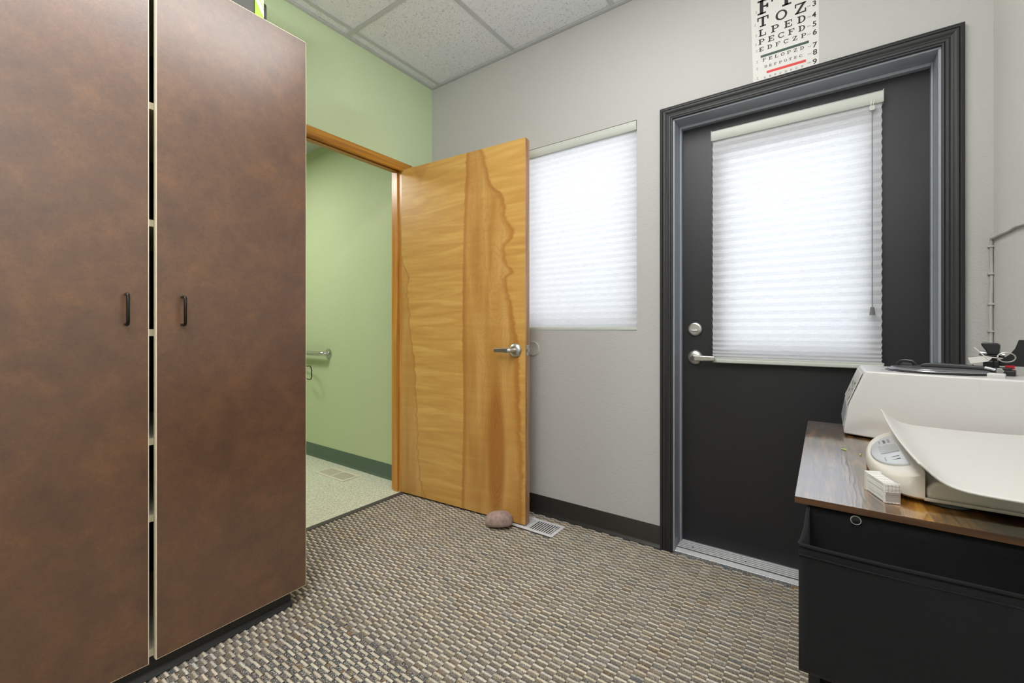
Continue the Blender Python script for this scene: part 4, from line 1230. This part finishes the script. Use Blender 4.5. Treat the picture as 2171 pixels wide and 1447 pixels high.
# ------------------------------------------------------------------ baby scale
bs = empty('baby_scale', (.26, 1.16, TZ), 0, 'cream baby scale with curved weighing tray and silver display on the table', 'scale')
by0, by1 = 1.003, 1.36
bm = B(); prism(bm, [(.140, TZ + .012), (.405, TZ + .012), (.405, TZ + .030), (.385, TZ + .047), (.185, TZ + .047), (.150, TZ + .040), (.140, TZ + .030)], 'y', by0, by1)
obj('base', bm, M_creamw, bs, bevel=.006, seg=3)
bm = B(); box(bm, .137, .408, by0 - .003, by1 + .003, TZ + .008, TZ + .0135); obj('base_plate', bm, M_creamdk, bs, bevel=.0015)
bm = B(); box(bm, .200, .350, 1.04, 1.32, TZ + .046, TZ + .062); obj('tray_support', bm, M_cream, bs, bevel=.004)
for fx, fy in ((.170, 1.034), (.37, 1.034), (.17, 1.33), (.37, 1.33)):
    bm = B(); lathe(bm, [(.026, 0), (.030, .002), (.030, .006), (.02, .009)], (fx, fy, TZ), 'z', 32); obj('foot', bm, M_stonefoot, bs, smooth=True)
# display head: D shape in plan with sloping top
hxc, hyc, hax, hby = .1385, 1.190, .0650, .190
def topz(X): return TZ + .0575 - (.1385 - X) * .42
bm = B(); rings = []
for (sc_, z_, top) in ((.97, .008, 0), (1.0, .012, 0), (1.0, .020, 0), (.995, None, -.006), (.965, None, -.001), (.93, None, 0)):
    ring = []
    for k in range(33):
        t = PI / 2 + PI * k / 32
        ca, sa = math.cos(t), math.sin(t)
        X = hxc + hax * sc_ * math.copysign(abs(ca) ** .75, ca); Y = hyc + hby * sc_ * math.copysign(abs(sa) ** .95, sa)
        ring.append(bm.verts.new((X, Y, TZ + z_ if z_ is not None else topz(X) + top)))
    rings.append(ring)
for a, b in zip(rings, rings[1:]):
    for k in range(32): bm.faces.new((a[k], a[k + 1], b[k + 1], b[k]))
# back closing strip and caps
bm.faces.new([r[0] for r in rings] + [r[-1] for r in reversed(rings)])
bm.faces.new(rings[-1]); bm.faces.new(list(reversed(rings[0])))
bmesh.ops.recalc_face_normals(bm, faces=bm.faces)
obj('display_head', bm, M_creamw, bs, smooth=True)
bm = B(); rings = []
pyc, pax, pby = 1.183, .044, .128
for sc_, dz in ((1.0, -.001), (1.0, .0035), (.985, .0042)):
    ring = []
    for k in range(33):
        t = PI / 2 + PI * k / 32
        X = .1245 + pax * sc_ * math.cos(t); Y = pyc + pby * sc_ * math.sin(t)
        ring.append(bm.verts.new((X, Y, topz(X) + dz)))
    rings.append(ring)
for a, b in zip(rings, rings[1:]):
    for k in range(32): bm.faces.new((a[k], a[k + 1], b[k + 1], b[k]))
bm.faces.new([r[0] for r in rings] + [r[-1] for r in reversed(rings)]); bm.faces.new(rings[-1])
bmesh.ops.recalc_face_normals(bm, faces=bm.faces)
dp = obj('display_panel', bm, M_silverpanel, bs, smooth=True)
def onpanel(pts, dz=.0048):
    bm = B(); bm.faces.new([bm.verts.new((a, b, topz(a) + dz)) for a, b in pts]); return bm
obj('screen', onpanel([(.094, 1.155), (.122, 1.155), (.122, 1.225), (.094, 1.225)]), M_lcd, dp)
obj('name_plate', onpanel([(.105, 1.243), (.109, 1.243), (.109, 1.272), (.105, 1.272)]), plain('dark_grey_print', (70, 72, 74), .4), dp)
for k in range(6):
    obj('printed_line', onpanel([(.112, 1.242 + k * .0055), (.1165, 1.242 + k * .0055), (.1165, 1.2455 + k * .0055), (.112, 1.2455 + k * .0055)]), M_grayink, dp)
for k in range(4):
    obj('printed_line', onpanel([(.098, 1.246 + k * .0065), (.1005, 1.246 + k * .0065), (.1005, 1.250 + k * .0065), (.098, 1.250 + k * .0065)]), M_grayink, dp)
for yy in (1.118, 1.097):
    obj('button_mark', onpanel([(.106, yy), (.118, yy - .001), (.118, yy + .003), (.106, yy + .001)]), M_ink, dp)
obj('printed_line', onpanel([(.096, 1.10), (.098, 1.10), (.098, 1.125), (.096, 1.125)]), M_grayink, dp)
# tray
xs_ = [(.0, .0345), (.006, .030), (.014, .0215), (.024, .0125), (.036, .0060), (.052, .0020), (.075, .0004), (.15, -.0015)]
xs_ = [(a, b) for a, b in xs_] + [(.30 - a, b) for a, b in reversed(xs_[:-1])]
bm = B(); rows_ = []
ty0, ty1 = .862, 1.389
N = 36
for k in range(N + 1):
    t = k / N
    Y = ty0 + (ty1 - ty0) * t
    e = min(t, 1 - t) * (ty1 - ty0)
    inset = 0.0
    if e < .022: inset = .0
    row = []
    for a, b in xs_:
        X = .1109 + a * .97
        if a < .10: X += inset * (1 - a / .10)
        if a > .20: X -= inset * (1 - (.30 - a) / .10)
        z = TZ + .0655 + b - b * .30 * (b / .0345) * math.sin(PI * t)
        row.append(bm.verts.new((X, Y, z)))
    rows_.append(row)
for a, b in zip(rows_, rows_[1:]):
    for k in range(len(a) - 1): bm.faces.new((a[k], a[k + 1], b[k + 1], b[k]))
o = obj('weighing_tray', bm, M_cream, bs, smooth=True)
md = o.modifiers.new('s', 'SOLIDIFY'); md.thickness = .0042; md.offset = 1
md = o.modifiers.new('b', 'BEVEL'); md.width = .0019; md.segments = 3; md.limit_method = 'ANGLE'; md.angle_limit = math.radians(50)
md = o.modifiers.new('ss', 'SUBSURF'); md.levels = 1; md.render_levels = 1

# ------------------------------------------------------------------ small things on the table
pp = empty('paper_pad', (.084, 1.012, TZ), math.radians(18.7), 'small bundle of folded grid paper held by paper bands beside the scale', 'paper bundle')
x_ = NT('grid_paper'); 
co = x_.coords(); sp = x_.n('ShaderNodeSeparateXYZ', None, Vector=co)
def gl_(v, per): return x_.math('GREATER_THAN', x_.math('FRACT', x_.math('DIVIDE', x_.math('ADD', v, 1.0), per)), .86)
g_ = x_.math('MAXIMUM', gl_(sp.outputs['X'], .0052), x_.math('MAXIMUM', gl_(sp.outputs['Z'], .0052), x_.math('MULTIPLY', gl_(sp.outputs['Y'], .014), 1.0)))
x_.set(Base_Color=x_.mix(x_.math('MULTIPLY', g_, .6), lin((226, 224, 220)), lin((110, 92, 84))), Roughness=.7)
M_grid = x_.m
x_ = NT('paper_edges'); sp = x_.n('ShaderNodeTexNoise', None, Vector=x_.coords((20, 6, 900)), Scale=1.0, Detail=2.0)
x_.set(Base_Color=x_.ramp(sp.outputs['Fac'], [(.35, lin((178, 180, 184))), (.55, lin((224, 225, 226)))]), Roughness=.7); M_pedge = x_.m
nlay = 9
for k in range(nlay):
    z0 = .0006 + k * .0036
    j = .0012 * math.sin(k * 2.1)
    sh_ = .0022 * math.sin(k * .7)
    bm = B(); box(bm, -.0105 + j * .2, .0105 + j * .2, -.036 + sh_ * .4, .034 + sh_ * .5, z0, z0 + .0035)
    bm.normal_update()
    for f in bm.faces: f.material_index = 1 if abs(f.normal.x) > .5 else 0
    obj('paper_fold', bm, [M_grid, M_pedge], pp, local=True, bevel=.0003)
for yy, hw in ((-.0315, .0012), (.032, .0045)):
    bm = B(); box(bm, -.0122, .0122, yy - hw, yy + hw, .0, .0345); obj('paper_band', bm, M_paper, pp, local=True, bevel=.0006)
bm = B(); bmesh.ops.create_icosphere(bm, subdivisions=2, radius=.0022)
bmesh.ops.translate(bm, verts=bm.verts, vec=(.070, 1.313, TZ + .0022))
lathe(bm, [(.0008, TZ + .0003), (.0008, TZ + .002)], (.0705, 1.306, 0), 'z', 8)
tag(obj('brass_pin', bm, M_brass, smooth=True, loc=(.070, 1.313, TZ)), 'tiny brass ball pin on the table left of the scale display', 'pin')
bm = B()
for (a, b, c_, d_) in ((.0395, 1.352, .006, .4), (.0430, 1.347, .004, -.3)):
    vs = [bm.verts.new((a + c_ * math.cos(d_ + q), b + c_ * .5 * math.sin(d_ + q), TZ + .0006 + .0008 * (i % 2))) for i, q in enumerate((0, 1.2, 2.4, 3.6, 4.8))]
    f = bm.faces.new(vs); r0 = bmesh.ops.extrude_face_region(bm, geom=[f])
    for v in [g for g in r0['geom'] if isinstance(g, bmesh.types.BMVert)]: v.co.z += .0008
tag(obj('leaf_crumb', bm, M_leaf, loc=(.041, 1.35, TZ)), 'tiny yellow green leaf crumb on the bare left part of the table', 'crumb')

# white card lying on the carpet at the bottom edge of the frame
cd = empty('white_card', (-1.035, .79, .006), math.radians(-18), 'white card with a black mark lying on the carpet at the lower picture edge', 'card')
bm = B(); box(bm, -.021, .021, -.034, .030, 0, .0008); obj('card', bm, M_paper, cd, local=True, bevel=.0002)
bm = B(); pts = [(-.006 + .005 * math.cos(t), .016 + .005 * math.sin(t), .0010) for t in (0.2, .8, 1.4, 2.0, 2.6, 3.2, 3.8)]
tube(bm, pts, .0010, 6); obj('printed_mark', bm, M_ink, cd, local=True)
